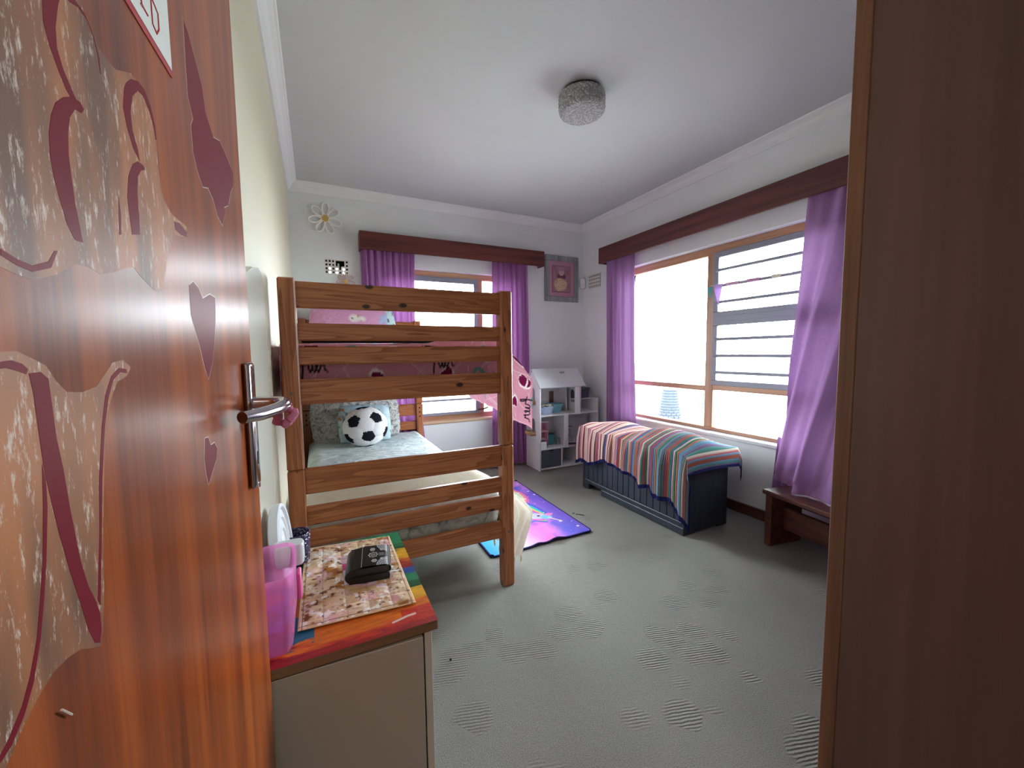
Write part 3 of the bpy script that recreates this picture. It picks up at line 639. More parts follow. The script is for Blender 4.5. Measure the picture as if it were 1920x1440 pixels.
tag(cushion('pillow', .70, .44, .17, place((.285, 3.585, .69), -.38, -.04), m_fur, None, 60, 2.8, None, .03), 'crumpled grey plush pillow at the head of the lower bunk', 'pillow')
def bluecol(u, v, P):
    n = fbm(P[:, 0]*16, P[:, 2]*9, 3); c = A3(116, 150, 164)[None]*(1-n[:, None])+A3(190, 208, 214)[None]*n[:, None]
    c = put(c, (fbm(P[:, 0]*30, P[:, 2]*30, 5)-.6)*8, A3(84, 104, 120)); c = put(c, (fbm(P[:, 0]*34, P[:, 2]*34, 6)-.62)*10*(P[:, 2] > .68), A3(168, 120, 88)); return c
tag(cushion('cushion', .40, .31, .10, place((.335, 3.42, .645), -.34, .02), m_print, None, 50, 3, bluecol, .006), 'pale blue patterned cushion behind the football cushion', 'cushion')
# football cushion: flattened ball of separate panels
ball = thing('football_cushion', 'round black and white football cushion on the lower bunk', 'cushion', (.325, 3.33, .50))
phi = (1+5**.5)/2; iv = []
for s1 in (1, -1):
    for s2 in (1, -1): iv += [Vector((0, s1, s2*phi)), Vector((s1, s2*phi, 0)), Vector((s2*phi, 0, s1))]
iv = [v_.normalized() for v_ in iv]
tri = [(iv[i]+iv[j]+iv[k]).normalized() for i in range(12) for j in range(i) for k in range(j) if (iv[i]-iv[j]).length < 1.1 and (iv[j]-iv[k]).length < 1.1 and (iv[i]-iv[k]).length < 1.1]
hexc = tri[0]; near = sorted(iv, key=lambda v_: -v_.dot(hexc))[0]
zz = -Vector(hexc); xx = (near-hexc*near.dot(hexc)).normalized(); yy = zz.cross(xx)
# rotate so the hexagon looks at -Y, one pentagon straight below
Rb = Matrix((xx, -hexc, xx.cross(-hexc))); Rb = Matrix((Rb[0], Rb[1], Rb[2]))
Rb = Matrix.Rotation(PI/2-.12, 3, 'Y') @ Rb
cen = [(Rb @ v_, 2.327, 1) for v_ in iv]+[(Rb @ v_, 2.267, 0) for v_ in tri]
bms = bmesh.new(); bmesh.ops.create_icosphere(bms, subdivisions=5, radius=1)
CN = np.array([list(c_[0]) for c_ in cen]); CO = np.array([c_[1] for c_ in cen])
Mb = Matrix.Translation((.322, 3.265, .645)) @ Matrix.Rotation(-.33, 4, 'X')
bms.verts.ensure_lookup_table(); VV = np.array([list(v_.co) for v_ in bms.verts]); sc = (VV @ CN.T)/CO; st_ = np.sort(sc, 1); gap = st_[:, -1]-st_[:, -2]
puff = 1-.05*np.exp(-gap/.008)
VW = [Mb @ Vector((p[0]*.168*k, p[1]*.085*k, p[2]*.155*k)) for p, k in zip(VV, puff)]
FI = [[v_.index for v_ in f.verts] for f in bms.faces]; FC = np.array([VV[f].mean(0) for f in FI]); own = np.argmax((FC @ CN.T)/CO, 1); bms.free()
m_pent = cloth('black_felt', S(22, 22, 32), .9); m_hex = cloth('white_fleece', S(220, 220, 224), .95, 0, 160)
for k, c_ in enumerate(cen):
    fs = [FI[i] for i in np.nonzero(own == k)[0]]; ids = sorted({i for f in fs for i in f}); rm = {i: j for j, i in enumerate(ids)}
    me = bpy.data.meshes.new('panel'); me.from_pydata([VW[i][:] for i in ids], [], [[rm[i] for i in f] for f in fs])
    o = link('panel', me, m_pent if c_[2] else m_hex, ball, 'all')
    if c_[2]: o['label'] = 'black five-sided panel'

# ------------------------------------------------------------------ wall things
m_plaster = wallpaint('plaster_grille', S(222, 220, 214))
vt = thing('air_vent', 'square-holed wall vent with broken bars above the bunk bed', 'vent', (.197, D, 1.957))
nx, nz = 7, 4; px_, pz_ = (AX1-AX0)/nx, (AZ1-AZ0)/nz; hw = .56
bm = B()
for i in range(nx+1):
    xc = AX0+i*px_; a = xc-px_*(1-hw)/2; b = xc+px_*(1-hw)/2
    if i in (4, 5): box(bm, max(a, AX0), min(b, AX1), D-.002, D+.016, AZ0, AZ1-pz_*(1.05 if i == 4 else 1.9))
    elif i in (6,): box(bm, a, b, D-.002, D+.016, AZ0, AZ1)
    else: box(bm, max(a, AX0), min(b, AX1), D-.002, D+.016, AZ0, AZ1)
for j in range(nz+1):
    zc = AZ0+j*pz_; a = zc-pz_*(1-hw)/2; b = zc+pz_*(1-hw)/2
    if j == nz-1: box(bm, AX0, AX0+3.2*px_, D-.0015, D+.0155, a, b); box(bm, AX0+5.9*px_, AX1, D-.0015, D+.0155, a, b)
    elif j == nz-2 : box(bm, AX0, AX0+3.9*px_, D-.0015, D+.0155, a, b); box(bm, AX0+5.0*px_, AX1, D-.0015, D+.0155, a, b)
    else: box(bm, AX0, AX1, D-.0015, D+.0155, max(a, AZ0), min(b, AZ1))
obj('grille', bm, m_plaster, vt)
bm = B(); yb0, yb1 = D+.10, D+.12       # outer leaf with three clear slots
cols = [1, 3, 5]; xs = [AX0]; dxs = .012
for cidx in cols: xs += [AX0+(cidx+.2)*px_+dxs*.3, AX0+(cidx+.8)*px_+dxs*.6]
xs.append(AX1)
for k in range(0, len(xs), 2): box(bm, xs[k], xs[k+1], yb0, yb1, AZ0, AZ1)
for k in range(1, len(xs)-1, 2): box(bm, xs[k], xs[k+1], yb0, yb1, AZ0+.078, AZ1); box(bm, xs[k], xs[k+1], yb0, yb1, AZ0, AZ0+.008)
obj('back_plate', bm, m_black, vt)
bm = B(); box(bm, AX0, AX0+.002, D+.016, D+.1, AZ0, AZ1); box(bm, AX1-.002, AX1, D+.016, D+.1, AZ0, AZ1); box(bm, AX0, AX1, D+.016, D+.1, AZ1-.002, AZ1); box(bm, AX0, AX1, D+.016, D+.1, AZ0, AZ0+.002); obj('duct_lining', bm, m_black, vt)
vr = thing('air_vent', 'small white wall vent with rows of tiny holes beside the right curtain', 'vent', (W, 3.625, 1.975))
y0, y1, z0, z1 = 3.525, 3.725, 1.905, 2.05
abox('cavity', (W-.003, W-.001, y0, y1, z0, z1), m_black, vr, 0); bm = B(); ny, nz2 = 8, 4; a_, b_ = (y1-y0)/ny, (z1-z0)/nz2
for i in range(ny+1): yc = y0+i*a_; box(bm, W-.010, W-.0035, max(yc-a_*.2, y0), min(yc+a_*.2, y1), z0, z1)
for j in range(nz2+1): zc = z0+j*b_; box(bm, W-.0098, W-.0034, y0, y1, max(zc-b_*.24, z0), min(zc+b_*.24, z1))
obj('grille', bm, m_plaster, vr)
def daisy(label, cx, cz_, R, m, mc, th, rot=0, group='wire daisies on the back wall', centre=True):
    t = thing('daisy_decoration', label, 'wall decoration', (cx, D, cz_))
    for k in range(7):
        a = 2*PI*k/7+rot; pts = []
        for i in range(24):
            q = 2*PI*i/24; rr = R*(.60+.40*math.cos(q)); ww = R*.19*math.sin(q)*(1.1-.25*math.cos(q-PI))
            pts.append((cx+rr*math.cos(a)-ww*math.sin(a), D-.012, cz_+rr*math.sin(a)+ww*math.cos(a)))
        obj('petal', tube(B(), pts, th, 6, True), m, t, True)
    if centre: obj('flower_centre', lathe(B(), [(R*.29, 0), (R*.28, .010), (R*.2, .013), (0, .014)], 24, (cx, D-.006, cz_), Matrix.Rotation(PI/2, 4, 'X')), mc, t, True)
    return t
m_gold = mat('gold_felt', S(200, 168, 92), .7)
daisy('white daisy wall decoration with gold centre near the ceiling', .122, 2.352, .128, mat('white_wire', S(244, 242, 238), .6), m_gold, .0078, .62)
daisy('small pinkish daisy wall decoration half hidden by the bunk bed', .262, 1.835, .075, mat('pink_wire', S(206, 172, 166), .6), m_gold, .005, PI/2)
# framed picture
pc = thing('framed_picture', 'grey framed pink floral picture in the back right corner', 'picture', (2.49, D, 2.0))
m_gfr = hardwood('grey_wash_frame', 2, S(104, 110, 110), S(134, 142, 140), S(160, 166, 162), .6, 26)
x0, x1, z0, z1, t = 2.27, 2.708, 1.762, 2.258, .055
for n_, d_ in (('frame_top', (x0, x1, D-.028, D-.002, z1-t, z1)), ('frame_bottom', (x0, x1, D-.028, D-.002, z0, z0+t)), ('frame_side', (x0, x0+t, D-.028, D-.002, z0+t, z1-t)), ('frame_side', (x1-t, x1, D-.028, D-.002, z0+t, z1-t))): abox(n_, d_, m_gfr, pc, .005)
def mount(u, v, P):
    x = P[:, 0]; z = P[:, 2]; c = np.tile(A3(190, 140, 156), (len(x), 1)); ins = np.minimum(np.minimum(x-2.375, 2.605-x), np.minimum(z-1.872, 2.15-z))
    c = put(c, (ins > -.006)*1., A3(104, 54, 76)); n = fbm(x*30, z*30, 3)
    art = A3(142, 96, 112)[None]*(1-n[:, None])+A3(176, 136, 146)[None]*n[:, None]
    c = np.where((ins > 0)[:, None], art, c)
    e = lambda cx, cz_, a, b: (1-((x-cx)/a)**2-((z-cz_)/b)**2)*6
    k = (ins > 0)*1.
    c = put(c, e(2.49, 2.035, .06, .035)*k, A3(90, 52, 74)); c = put(c, e(2.49, 2.085, .036, .042)*k, A3(206, 172, 176)); c = put(c, e(2.485, 2.118, .045, .026)*k, A3(180, 140, 160))
    c = put(c, e(2.478, 1.95, .09, .075)*k, A3(196, 168, 130))
    for i in range(9):
        a = i*2.4; r = .062*(i/9)**.5; c = put(c, e(2.478+r*math.cos(a)*1.2, 1.945+r*math.sin(a), .021, .020)*k, A3(222, 196, 170)); c = put(c, e(2.478+r*math.cos(a)*1.2, 1.945+r*math.sin(a), .008, .008)*k, A3(190, 150, 96))
    return c
grid('print_and_mount', 90, 110, lambda u, v: (x0+t-.004+(x1-x0-2*t+.008)*u, D-.010+0*u, z0+t-.004+(z1-z0-2*t+.008)*v), attr_mat('art_print', .35, 0, 0, .5), pc, mount)
bm = B(); box(bm, 2.715, 2.785, D-.075, D-.03, 1.925, 2.02, .008, None, 2); sm = thing('motion_sensor', 'small white motion sensor in the corner beside the picture', 'sensor', (2.75, D, 1.97))
MS = Matrix.Translation((2.757, D-.04, 1.972)) @ Matrix.Rotation(-.7, 4, 'Z') @ Matrix.Scale(1.2, 4); bm.free()
obj('housing', box(B(), -.024, .024, -.022, .016, -.046, .046, .008, MS, 3), m_white, sm, True)
obj('lens', box(B(), -.018, .018, -.0235, -.018, -.035, .002, .004, MS, 2), mat('sensor_lens', S(214, 216, 214), .3), sm, True); obj('bracket', box(B(), -.01, .03, .012, .03, -.02, .02, .002, MS), m_white, sm)
# flat panel on the left wall
bm = B(); ya, yb, za, zb, r = .98, 1.475, .32, 1.448, .045
poly = [(ya, za), (yb, za), (yb, zb-r)]+[(yb-r+r*math.cos(a), zb-r+r*math.sin(a)) for a in (.3, .65, 1.0, 1.3, PI/2)]+[(1.36, zb+.002), (1.25, zb-.018), (1.12, zb-.055), (1.03, zb-.10), (ya, zb-.17)]
prism(bm, poly, lambda p: Vector((XL+.0005, p[0], p[1])), lambda p: Vector((XL+.017, p[0], p[1])))
tag(obj('wall_panel', bm, mat('pale_gloss_panel', S(206, 208, 196), .22), None), 'tall pale glossy panel with a rounded corner against the left wall behind the door handle', 'panel')
# ceiling lamp
lp = thing('ceiling_lamp', 'round textured glass ceiling lamp', 'lamp', (1.372, 1.905, H))
lc = (1.372, 1.905, 0)
obj('base_ring', lathe(B(), [(.112, H), (.112, H-.010), (.10, H-.014), (.0, H-.014)], 48, lc), mat('dark_lamp_base', S(60, 58, 54), .6), lp, True)
m_lamp = bpy.data.materials.new('pressed_glass'); m_lamp.use_nodes = True
b_ = m_lamp.node_tree.nodes['Principled BSDF']; b_.inputs['Base Color'].default_value = S(214, 214, 216); b_.inputs['Roughness'].default_value = .12; b_.inputs['Transmission Weight'].default_value = .12; b_.inputs['IOR'].default_value = 1.45
vz = N(m_lamp, 'ShaderNodeTexVoronoi'); vz.inputs['Scale'].default_value = 85; L(m_lamp, coords(m_lamp), vz.inputs['Vector']); bump(m_lamp, vz.outputs['Distance'], 1, .012)
base(m_lamp, ramp(m_lamp, vz.outputs['Distance'], [(.1, S(240, 240, 242)), (.6, S(186, 186, 190))]))
bm = lathe(B(), [(.122, H-.013), (.126, H-.018)]+[(.126, H-.018-.009*i) for i in range(1, 9)]+[(.123, H-.098), (.114, H-.108), (.10, H-.113), (.08, H-.115), (.06, H-.116), (.04, H-.1165), (.02, H-.117), (0, H-.117)], 90, lc)
for v_ in bm.verts:
    d_ = (math.sin(v_.co.x*310)*math.sin(v_.co.y*290+1)*math.sin(v_.co.z*330+2)); n_ = Vector((v_.co.x-lc[0], v_.co.y-lc[1], v_.co.z-(H-.06))).normalized(); v_.co += n_*.0035*d_
obj('glass_shade', bm, m_lamp, lp, 'all')

# ------------------------------------------------------------------ dolls house
m_dh = mat('white_board', S(226, 228, 230), .5); m_dhr = mat('pale_grey_roof', S(206, 212, 216), .45); m_dhd = mat('blue_grey_drawer', S(78, 84, 100), .7); m_ply = hardwood('light_ply', 0, S(180, 140, 90), S(206, 168, 116), S(222, 190, 142), .5, 30)
HX0, HX1, HX2, HY0, HY1, ht = 1.985, 2.512, 2.705, 3.447, 3.742, .012
dh = thing('dolls_house', 'white three-storey dolls house shelf in the back right corner', 'dolls house', (2.345, 3.6, 0))
def arch(cx, z0, w, h, n=10): return [(cx-w/2, z0), (cx+w/2, z0), (cx+w/2, z0+h-w/2)]+[(cx+w/2*math.cos(PI*i/n), z0+h-w/2+w/2*math.sin(PI*i/n)) for i in range(1, n)]+[(cx-w/2, z0+h-w/2)]
gx = (HY0+HY1)/2
side = lambda x: (lambda p: Vector((x+p[2], p[0], p[1])))
prism_holes('side_panel', [(HY0, 0), (HY1, 0), (HY1, .875), (gx, 1.02), (HY0, .855)], [arch(gx+.0, .69, .09, .15), arch(gx+.0, .375, .09, .15)], ht, side(HX0+ht/2), m_dh, dh)
prism_holes('gable_panel', [(HY0, .565), (HY1, .565), (HY1, .875), (gx, 1.02), (HY0, .855)], [arch(gx, .66, .09, .14)], ht, side(HX1-ht/2-.03), m_dh, dh)
prism_holes('end_panel', [(HY0, 0), (HY1, 0), (HY1, .705), (HY0, .705)], [arch(gx, .36, .10, .17)], ht, side(HX2-ht/2), m_dh, dh)
for n_, d_ in (('back_panel', (HX0+ht, HX2-ht, HY1-.006, HY1, .02, .69)), ('back_panel', (HX0+ht, HX1-.036-ht, HY1-.006, HY1, .69, .87)), ('base_shelf', (HX0+ht, HX2-ht, HY0, HY1-.006, .012, .028)), ('shelf', (HX0+ht, HX2-ht, HY0, HY1-.006, .215, .229)),
               ('shelf', (HX0+ht, HX2-ht, HY0, HY1-.006, .555, .569)), ('terrace', (HX1-.03, HX2-ht, HY0+.12, HY1-.006, .688, .70)), ('divider', (2.24, 2.254, HY0+.005, HY1-.006, .028, .215)), ('divider', (2.47, 2.484, HY0+.005, HY1-.006, .028, .215)),
               ('divider', (2.31, 2.324, HY0+.01, HY1-.006, .229, .555)), ('divider', (2.40, 2.412, HY0+.16, HY1-.006, .569, .86))): abox(n_, d_, m_dh, dh, .001)
abox('fascia', (HX1-.105, HX1-.036, HY0, HY0+.012, .569, .85), m_dh, dh, .001); abox('fascia', (HX0+ht, HX0+.075, HY0, HY0+.01, .229, .30), m_dh, dh, .002); abox('fascia', (2.43, 2.484, HY0, HY0+.008, .028, .215), m_dh, dh, .001); abox('fascia', (2.27, 2.324, HY0, HY0+.01, .229, .555), m_dh, dh, .001)
def roofslab(ya, za, yb, zb):
    bm = B(); d_ = Vector((0, yb-ya, zb-za)).normalized(); n_ = Vector((0, -d_.z, d_.y)); n_ = n_ if n_.z > 0 else -n_
    a = [Vector((x, ya, za)) for x in (HX0-.012, HX1+.012)]+[Vector((x, yb, zb)) for x in (HX1+.012, HX0-.012)]
    lo = [bm.verts.new(p) for p in a]; hi = [bm.verts.new(p+n_*.012) for p in a]; bm.faces.new(lo); bm.faces.new(hi)
    for i in range(4): bm.faces.new((lo[i], lo[(i+1) % 4], hi[(i+1) % 4], hi[i]))
    obj('roof_slope', bm, m_dhr, dh)
roofslab(HY0-.02, .842, gx, 1.024); roofslab(gx, 1.024, HY1+.015, .865)
o = obj('roof_mark', box(B(), -.03, .03, -.012, .012, 0, .0012, 0, Matrix.Translation((2.31, gx-.05, 1.008-.018)) @ Matrix.Rotation(.83, 4, 'X')), mat('grey_print', S(150, 154, 160), .5), dh)
for z in (.672, .357):
    bm = B(); box(bm, HX0-.06, HX0, gx-.06, gx+.06, z, z+.006); box(bm, HX0-.06, HX0-.054, gx-.06, gx+.06, z, z+.035); box(bm, HX0-.054, HX0, gx-.06, gx-.054, z, z+.035); box(bm, HX0-.054, HX0, gx+.054, gx+.06, z, z+.035); obj('balcony', bm, m_ply, dh)
for xa, xb in ((2.0, 2.237), (2.487, 2.69)):
    bm = B(); box(bm, xa, xb, HY0+.004, HY0+.018, .03, .21, .003)
    dr = obj('drawer', bm, m_dhd, dh); bm = B(); box(bm, xa, xa+.012, HY0+.018, HY1-.03, .03, .20); box(bm, xb-.012, xb, HY0+.018, HY1-.03, .03, .20); box(bm, xa, xb, HY1-.03, HY1-.018, .03, .20); box(bm, xa, xb, HY0+.018, HY1-.03, .03, .04); obj('drawer_body', bm, m_dhd, dr)
    obj('finger_notch', prism(B(), [((xa+xb)/2+.03*math.cos(PI+PI*i/8), .2105+.018*math.sin(PI+PI*i/8)) for i in range(9)], lambda p: Vector((p[0], HY0+.0028, p[1])), lambda p: Vector((p[0], HY0+.0045, p[1]))), m_black, dr)
# contents
m_tub = mat('turquoise_plastic', S(124, 188, 200), .4); m_tub2 = mat('pale_blue_plastic', S(170, 190, 216), .4); m_teal = mat('teal_plastic', S(70, 146, 142), .4); m_pinkp = mat('pink_plastic', S(206, 150, 168), .45)
def tub(name, label, x, y, z, rx, ry, h, m):
    return tag(obj(name, lathe(B(), [(0, 0), (.72, 0), (.78, .01), (1.0, h), (1.05, h), (1.04, h+.004), (.95, h-.002), (.74, .014), (0, .014)], 32, (x, y, z), None, rx, ry, 3.2), m, None, True), label, 'tub')
tub('toy_tub', 'pale blue plastic tub at the front of the dolls house top floor', 2.10, 3.53, .5695, .08, .055, .075, m_tub2)
tub('toy_tub', 'turquoise plastic tub behind the pale blue one in the dolls house', 2.25, 3.62, .5695, .105, .06, .085, m_tub)
tag(grid('doll_clothes', 40, 40, lambda u, v: (2.03+.16*u, 3.475+.11*v, .648+.04*fbm(u*5, v*5, 3)*np.sin(PI*u)**.5*np.sin(PI*v)**.5), m_print, None, lambda u, v, P: put(put(np.tile(A3(44, 60, 76), (len(u), 1)), (fbm(u*6, v*6, 5)-.52)*20, A3(150, 170, 172)), (fbm(u*5+9, v*5, 8)-.62)*20, A3(226, 214, 190)), 'all', .004), 'crumpled dark patterned doll clothes in the pale blue tub', 'clothes')
m_brown = hardwood('brown_toy_wood', 2, S(96, 66, 50), S(124, 90, 70), S(140, 104, 84), .5, 30)
tc_ = thing('toy_chair', 'small brown toy chair at the back of the dolls house top floor', 'toy chair', (2.29, 3.71, .57)); abox('backrest', (2.262, 2.318, 3.725, 3.733, .66, .78), m_brown, tc_, .003); abox('seat', (2.262, 2.318, 3.692, 3.733, .652, .66), m_brown, tc_, .002)
for x in (2.266, 2.31):
    for y in (3.696, 3.725): abox('leg', (x, x+.005, y, y+.005, .5695, .652), m_brown, tc_, .001)
ps = thing('toy_shelf', 'pink and white toy bookcase on the dolls house middle floor', 'toy furniture', (2.05, 3.55, .23))
for n_, d_ in (('side_panel', (2.015, 2.021, 3.50, 3.58, .2295, .49)), ('side_panel', (2.105, 2.111, 3.50, 3.58, .2295, .47)), ('shelf', (2.021, 2.105, 3.50, 3.58, .235, .241)), ('shelf', (2.021, 2.105, 3.50, 3.58, .31, .316)), ('shelf', (2.021, 2.105, 3.50, 3.58, .39, .396)), ('shelf', (2.008, 2.118, 3.495, 3.58, .49, .496)), ('back_panel', (2.021, 2.105, 3.576, 3.58, .241, .49))): abox(n_, d_, m_pinkp if n_ != 'shelf' else mat('pale_pink', S(226, 200, 208), .5), ps, .001)
tt = thing('toy_cabinet', 'teal toy kitchen cabinet on the dolls house middle floor', 'toy furniture', (2.20, 3.62, .23)); abox('body', (2.16, 2.235, 3.58, 3.66, .2295, .34), m_teal, tt, .004); abox('worktop', (2.155, 2.24, 3.575, 3.66, .34, .347), mat('dark_toy_top', S(60, 66, 70), .5), tt, .002)
td = thing('toy_table', 'low teal toy table beside the teal toy cabinet', 'toy furniture', (2.27, 3.6, .23)); abox('top', (2.242, 2.302, 3.56, 3.64, .285, .292), m_teal, td, .002)
for x in (2.246, 2.292):
    for y in (3.564, 3.63): abox('leg', (x, x+.006, y, y+.006, .2295, .285), m_teal, td, .001)
th_ = thing('toy_high_chair', 'pink toy high chair on the right of the dolls house middle floor', 'toy furniture', (2.42, 3.62, .23)); abox('seat', (2.395, 2.455, 3.60, 3.66, .36, .368), m_pinkp, th_, .002); abox('backrest', (2.395, 2.455, 3.652, 3.66, .368, .47), m_pinkp, th_, .004); abox('tray', (2.385, 2.465, 3.57, 3.61, .395, .402), m_pinkp, th_, .003); abox('footrest', (2.40, 2.45, 3.585, 3.605, .30, .306), m_pinkp, th_, .001)
for x, sx in ((2.398, -.012), (2.452, .012)):
    for y, sy in ((3.603, -.012), (3.657, .012)): obj('leg', tube(B(), [(x+sx, y+sy, .2295), (x, y, .36)], .0035, 6), m_pinkp, th_, True)
    obj('tray_arm', tube(B(), [(x, 3.655, .40), (x, 3.60, .40)], .003, 6), m_pinkp, th_, True)
tag(obj('toy_rug', lathe(B(), [(0, .2292), (.055, .2292), (.058, .231), (.05, .2335), (0, .2335)], 28, (2.415, 3.515, 0), None, 1.2, .7), cloth('brown_felt', S(96, 70, 64), .95), None, True), 'oval brown toy rug in front of the pink toy high chair', 'toy rug')
gb = thing('storage_basket', 'grey felt basket on top of the low wing of the dolls house', 'basket', (2.60, 3.68, .70))
m_gb = cloth('grey_felt', S(92, 96, 108), .95); abox('basket_body', (2.497, 2.69, 3.585, 3.735, .7005, .80), m_gb, gb, .008); abox('rim', (2.49, 2.696, 3.578, 3.740, .785, .812), m_gb, gb, .005)

# ------------------------------------------------------------------ toy chest and crochet blanket
m_ch = hardwood('black_painted_chest', 2, S(40, 47, 56), S(47, 55, 67), S(55, 64, 77), .45, 20)
CX0, CX1, CY0, CY1, CZ = 2.100, 2.512, 1.782, 2.888, .505
ch = thing('toy_chest', 'long black wooden toy chest with plank front under the right window', 'chest', (2.3, 2.33, 0))
n = 17; wpl = (CY1-CY0-.05)/n
for i in range(n): abox('plank', (CX0, CX0+.014, CY0+.025+i*wpl+.0016, CY0+.025+(i+1)*wpl-.0016, .085, CZ-.03), m_ch, ch, .003)
abox('front_backing', (CX0+.010, CX0+.02, CY0+.02, CY1-.02, .05, CZ-.02), m_black, ch, 0)
for n_, d_ in (('end_panel', (CX0-.002, CX1, CY0, CY0+.024, .012, CZ)), ('end_panel', (CX0-.002, CX1, CY1-.024, CY1, .012, CZ)), ('back_panel', (CX1-.018, CX1, CY0+.024, CY1-.024, .03, CZ)), ('bottom_panel', (CX0+.02, CX1-.018, CY0+.024, CY1-.024, .04, .055)), ('base_rail', (CX0-.003, CX0+.014, CY0+.024, CY1-.024, .05, .083)), ('top_rail', (CX0-.001, CX0+.014, CY0+.024, CY1-.024, CZ-.028, CZ)),
               ('plinth', (CX0-.012, CX0+.003, CY0, 2.62, 0, .052)), ('lid', (CX0-.012, CX1+.02, CY0-.012, CY1+.01, CZ, CZ+.022)), ('foot', (CX0, CX0+.06, CY1-.08, CY1-.0, 0, .05)), ('foot', (CX1-.06, CX1, CY1-.08, CY1, 0, .05)), ('foot', (CX1-.10, CX1, CY0, CY0+.03, 0, .02)), ('foot', (CX0-.002, CX0+.1, CY0, CY0+.03, 0, .02))): abox(n_, d_, m_ch, ch, .004)
# soft toys / bulk under the blanket keep its top lumpy
HEM = [(2.91, .205), (2.824, .218), (2.76, .228), (2.66, .262), (2.595, .302), (2.541, .315), (2.46, .296), (2.381, .286), (2.28, .276), (2.201, .262), (2.15, .216), (2.059, .238), (2.03, .178), (1.93, .19), (1.869, .196), (1.833, .144), (1.777, .112)]
hy = np.array([p[0] for p in HEM][::-1]); hz = np.array([p[1] for p in HEM][::-1])
TOPZ = CZ+.026
def blanket(u, v):
    Ya, Yb = 2.925, CY0-.016; tot = (Ya-Yb)+.125; s = u*tot; lim = Ya-Yb
    y = Ya-np.clip(s, 0, lim); eb = np.clip(s-lim, 0, None)                      # eb: drop over the near end
    hem = np.interp(y, hy, hz); front = TOPZ-hem+.012*0; wid = CX1-CX0+.075; back = .11
    # v: 0 front hem .. .40 front edge .. .88 back edge .. 1 back hem
    fa = np.clip((.40-v)/.40, 0, 1)*front*(1-.0*eb); tx = np.clip((v-.40)/.48, 0, 1); bb = np.clip((v-.88)/.12, 0, 1)*back
    lump = .028*np.sin(PI*tx)*(1+.7*np.sin((y-1.8)*5.2+.6)+.35*np.sin((y-1.8)*13+tx*5))
    lump = lump+.05*np.exp(-((y-2.62)/.16)**2)*np.sin(PI*np.clip(tx*1.05, 0, 1))+.04*np.exp(-((y-2.16)/.22)**2)*np.sin(PI*tx)**.7+.035*np.exp(-((y-1.92)/.12)**2-((tx-.45)/.3)**2)+.03*np.exp(-((y-2.86)/.05)**2-((tx-.0)/.3)**2)
    x = CX0-.018+tx*wid; z = TOPZ+np.clip(lump, 0, None)*np.clip((lim-s)/.04, 0, 1)**.5*(eb <= 0)+.010*np.sin(y*21)*np.exp(-(tx/.12)**2)*(fa <= 0)
    fold = (.012*np.sin(y*33)+.008*np.sin(y*71+1)+.006)*np.clip(fa/.1, 0, 1)
    x = x-np.clip(fold, -.002, None)-.012*np.clip(fa/.2, 0, 1); z = z-fa
    x = x+.035*np.sin(PI*np.clip(bb/back, 0, 1)*.8)+.012*(bb > 0); z = z-bb
    # corner flap: cloth past the end hangs from the front-hang too
    k = np.clip(fa/.12, 0, 1); z = z-eb*np.where(tx > 0, 1-.1*np.sin(PI*tx), 1)*(1-.55*k); y = y-.012*np.clip(eb/.03, 0, 1)-eb*.30*k; x = x+eb*.15*k
    return x, y, z
PAL = [A3(214, 190, 176), A3(150, 72, 76), A3(232, 214, 204), A3(196, 130, 140), A3(112, 84, 96), A3(224, 198, 190)]
PAL2 = [A3(84, 142, 132), A3(166, 96, 78), A3(78, 108, 144), A3(210, 194, 180), A3(70, 124, 104), A3(164, 96, 100), A3(112, 152, 176), A3(186, 122, 98), A3(126, 104, 138)]
def blcol(u, v, P):
    ns = 92; k = np.floor(u*ns).astype(int); r = np.random.RandomState(4); pick = r.randint(0, 9, ns+1); c = np.zeros((len(u), 3)); far = np.clip((u-.18)/.35, 0, 1)
    rr = r.rand(ns+1)
    for i in range(ns+1):
        mk = k == i
        if mk.any(): c[mk] = PAL[(i*5+i//4) % 6] if rr[i] > far[mk][0]*1.1 else PAL2[pick[i]]
    st = .5+.5*np.sin(2*PI*v*120+PI*(k % 2)); c = c*(.84+.2*st[:, None]); g = np.abs(u*ns-k-.5)*2; c = c*(1-.35*np.clip((g-.7)/.3, 0, 1)[:, None])
    nav = A3(34, 40, 92); c = put(c, ((v < .035) | (v > .975) | (u > .986) | (u < .008))*1., nav); return c
def bl2(u, v):
    x, y, z = blanket(u, v); ns = 92; rib = np.abs(np.sin(PI*u*ns))**.6; st = np.sin(2*PI*v*120+PI*np.floor(u*ns)); tx = (v > .40) & (v < .88)
    d_ = .0055*rib+.0014*st*rib; edge = np.clip((v-.36)/.08, 0, 1); return x-d_*(1-edge), y, z+d_*edge
tag(grid('crochet_blanket', 560, 260, bl2, attr_mat('wool_print', .95, 400, .3, .1), None, blcol), 'striped multicolour crochet blanket with navy edge draped over the black toy chest', 'blanket')

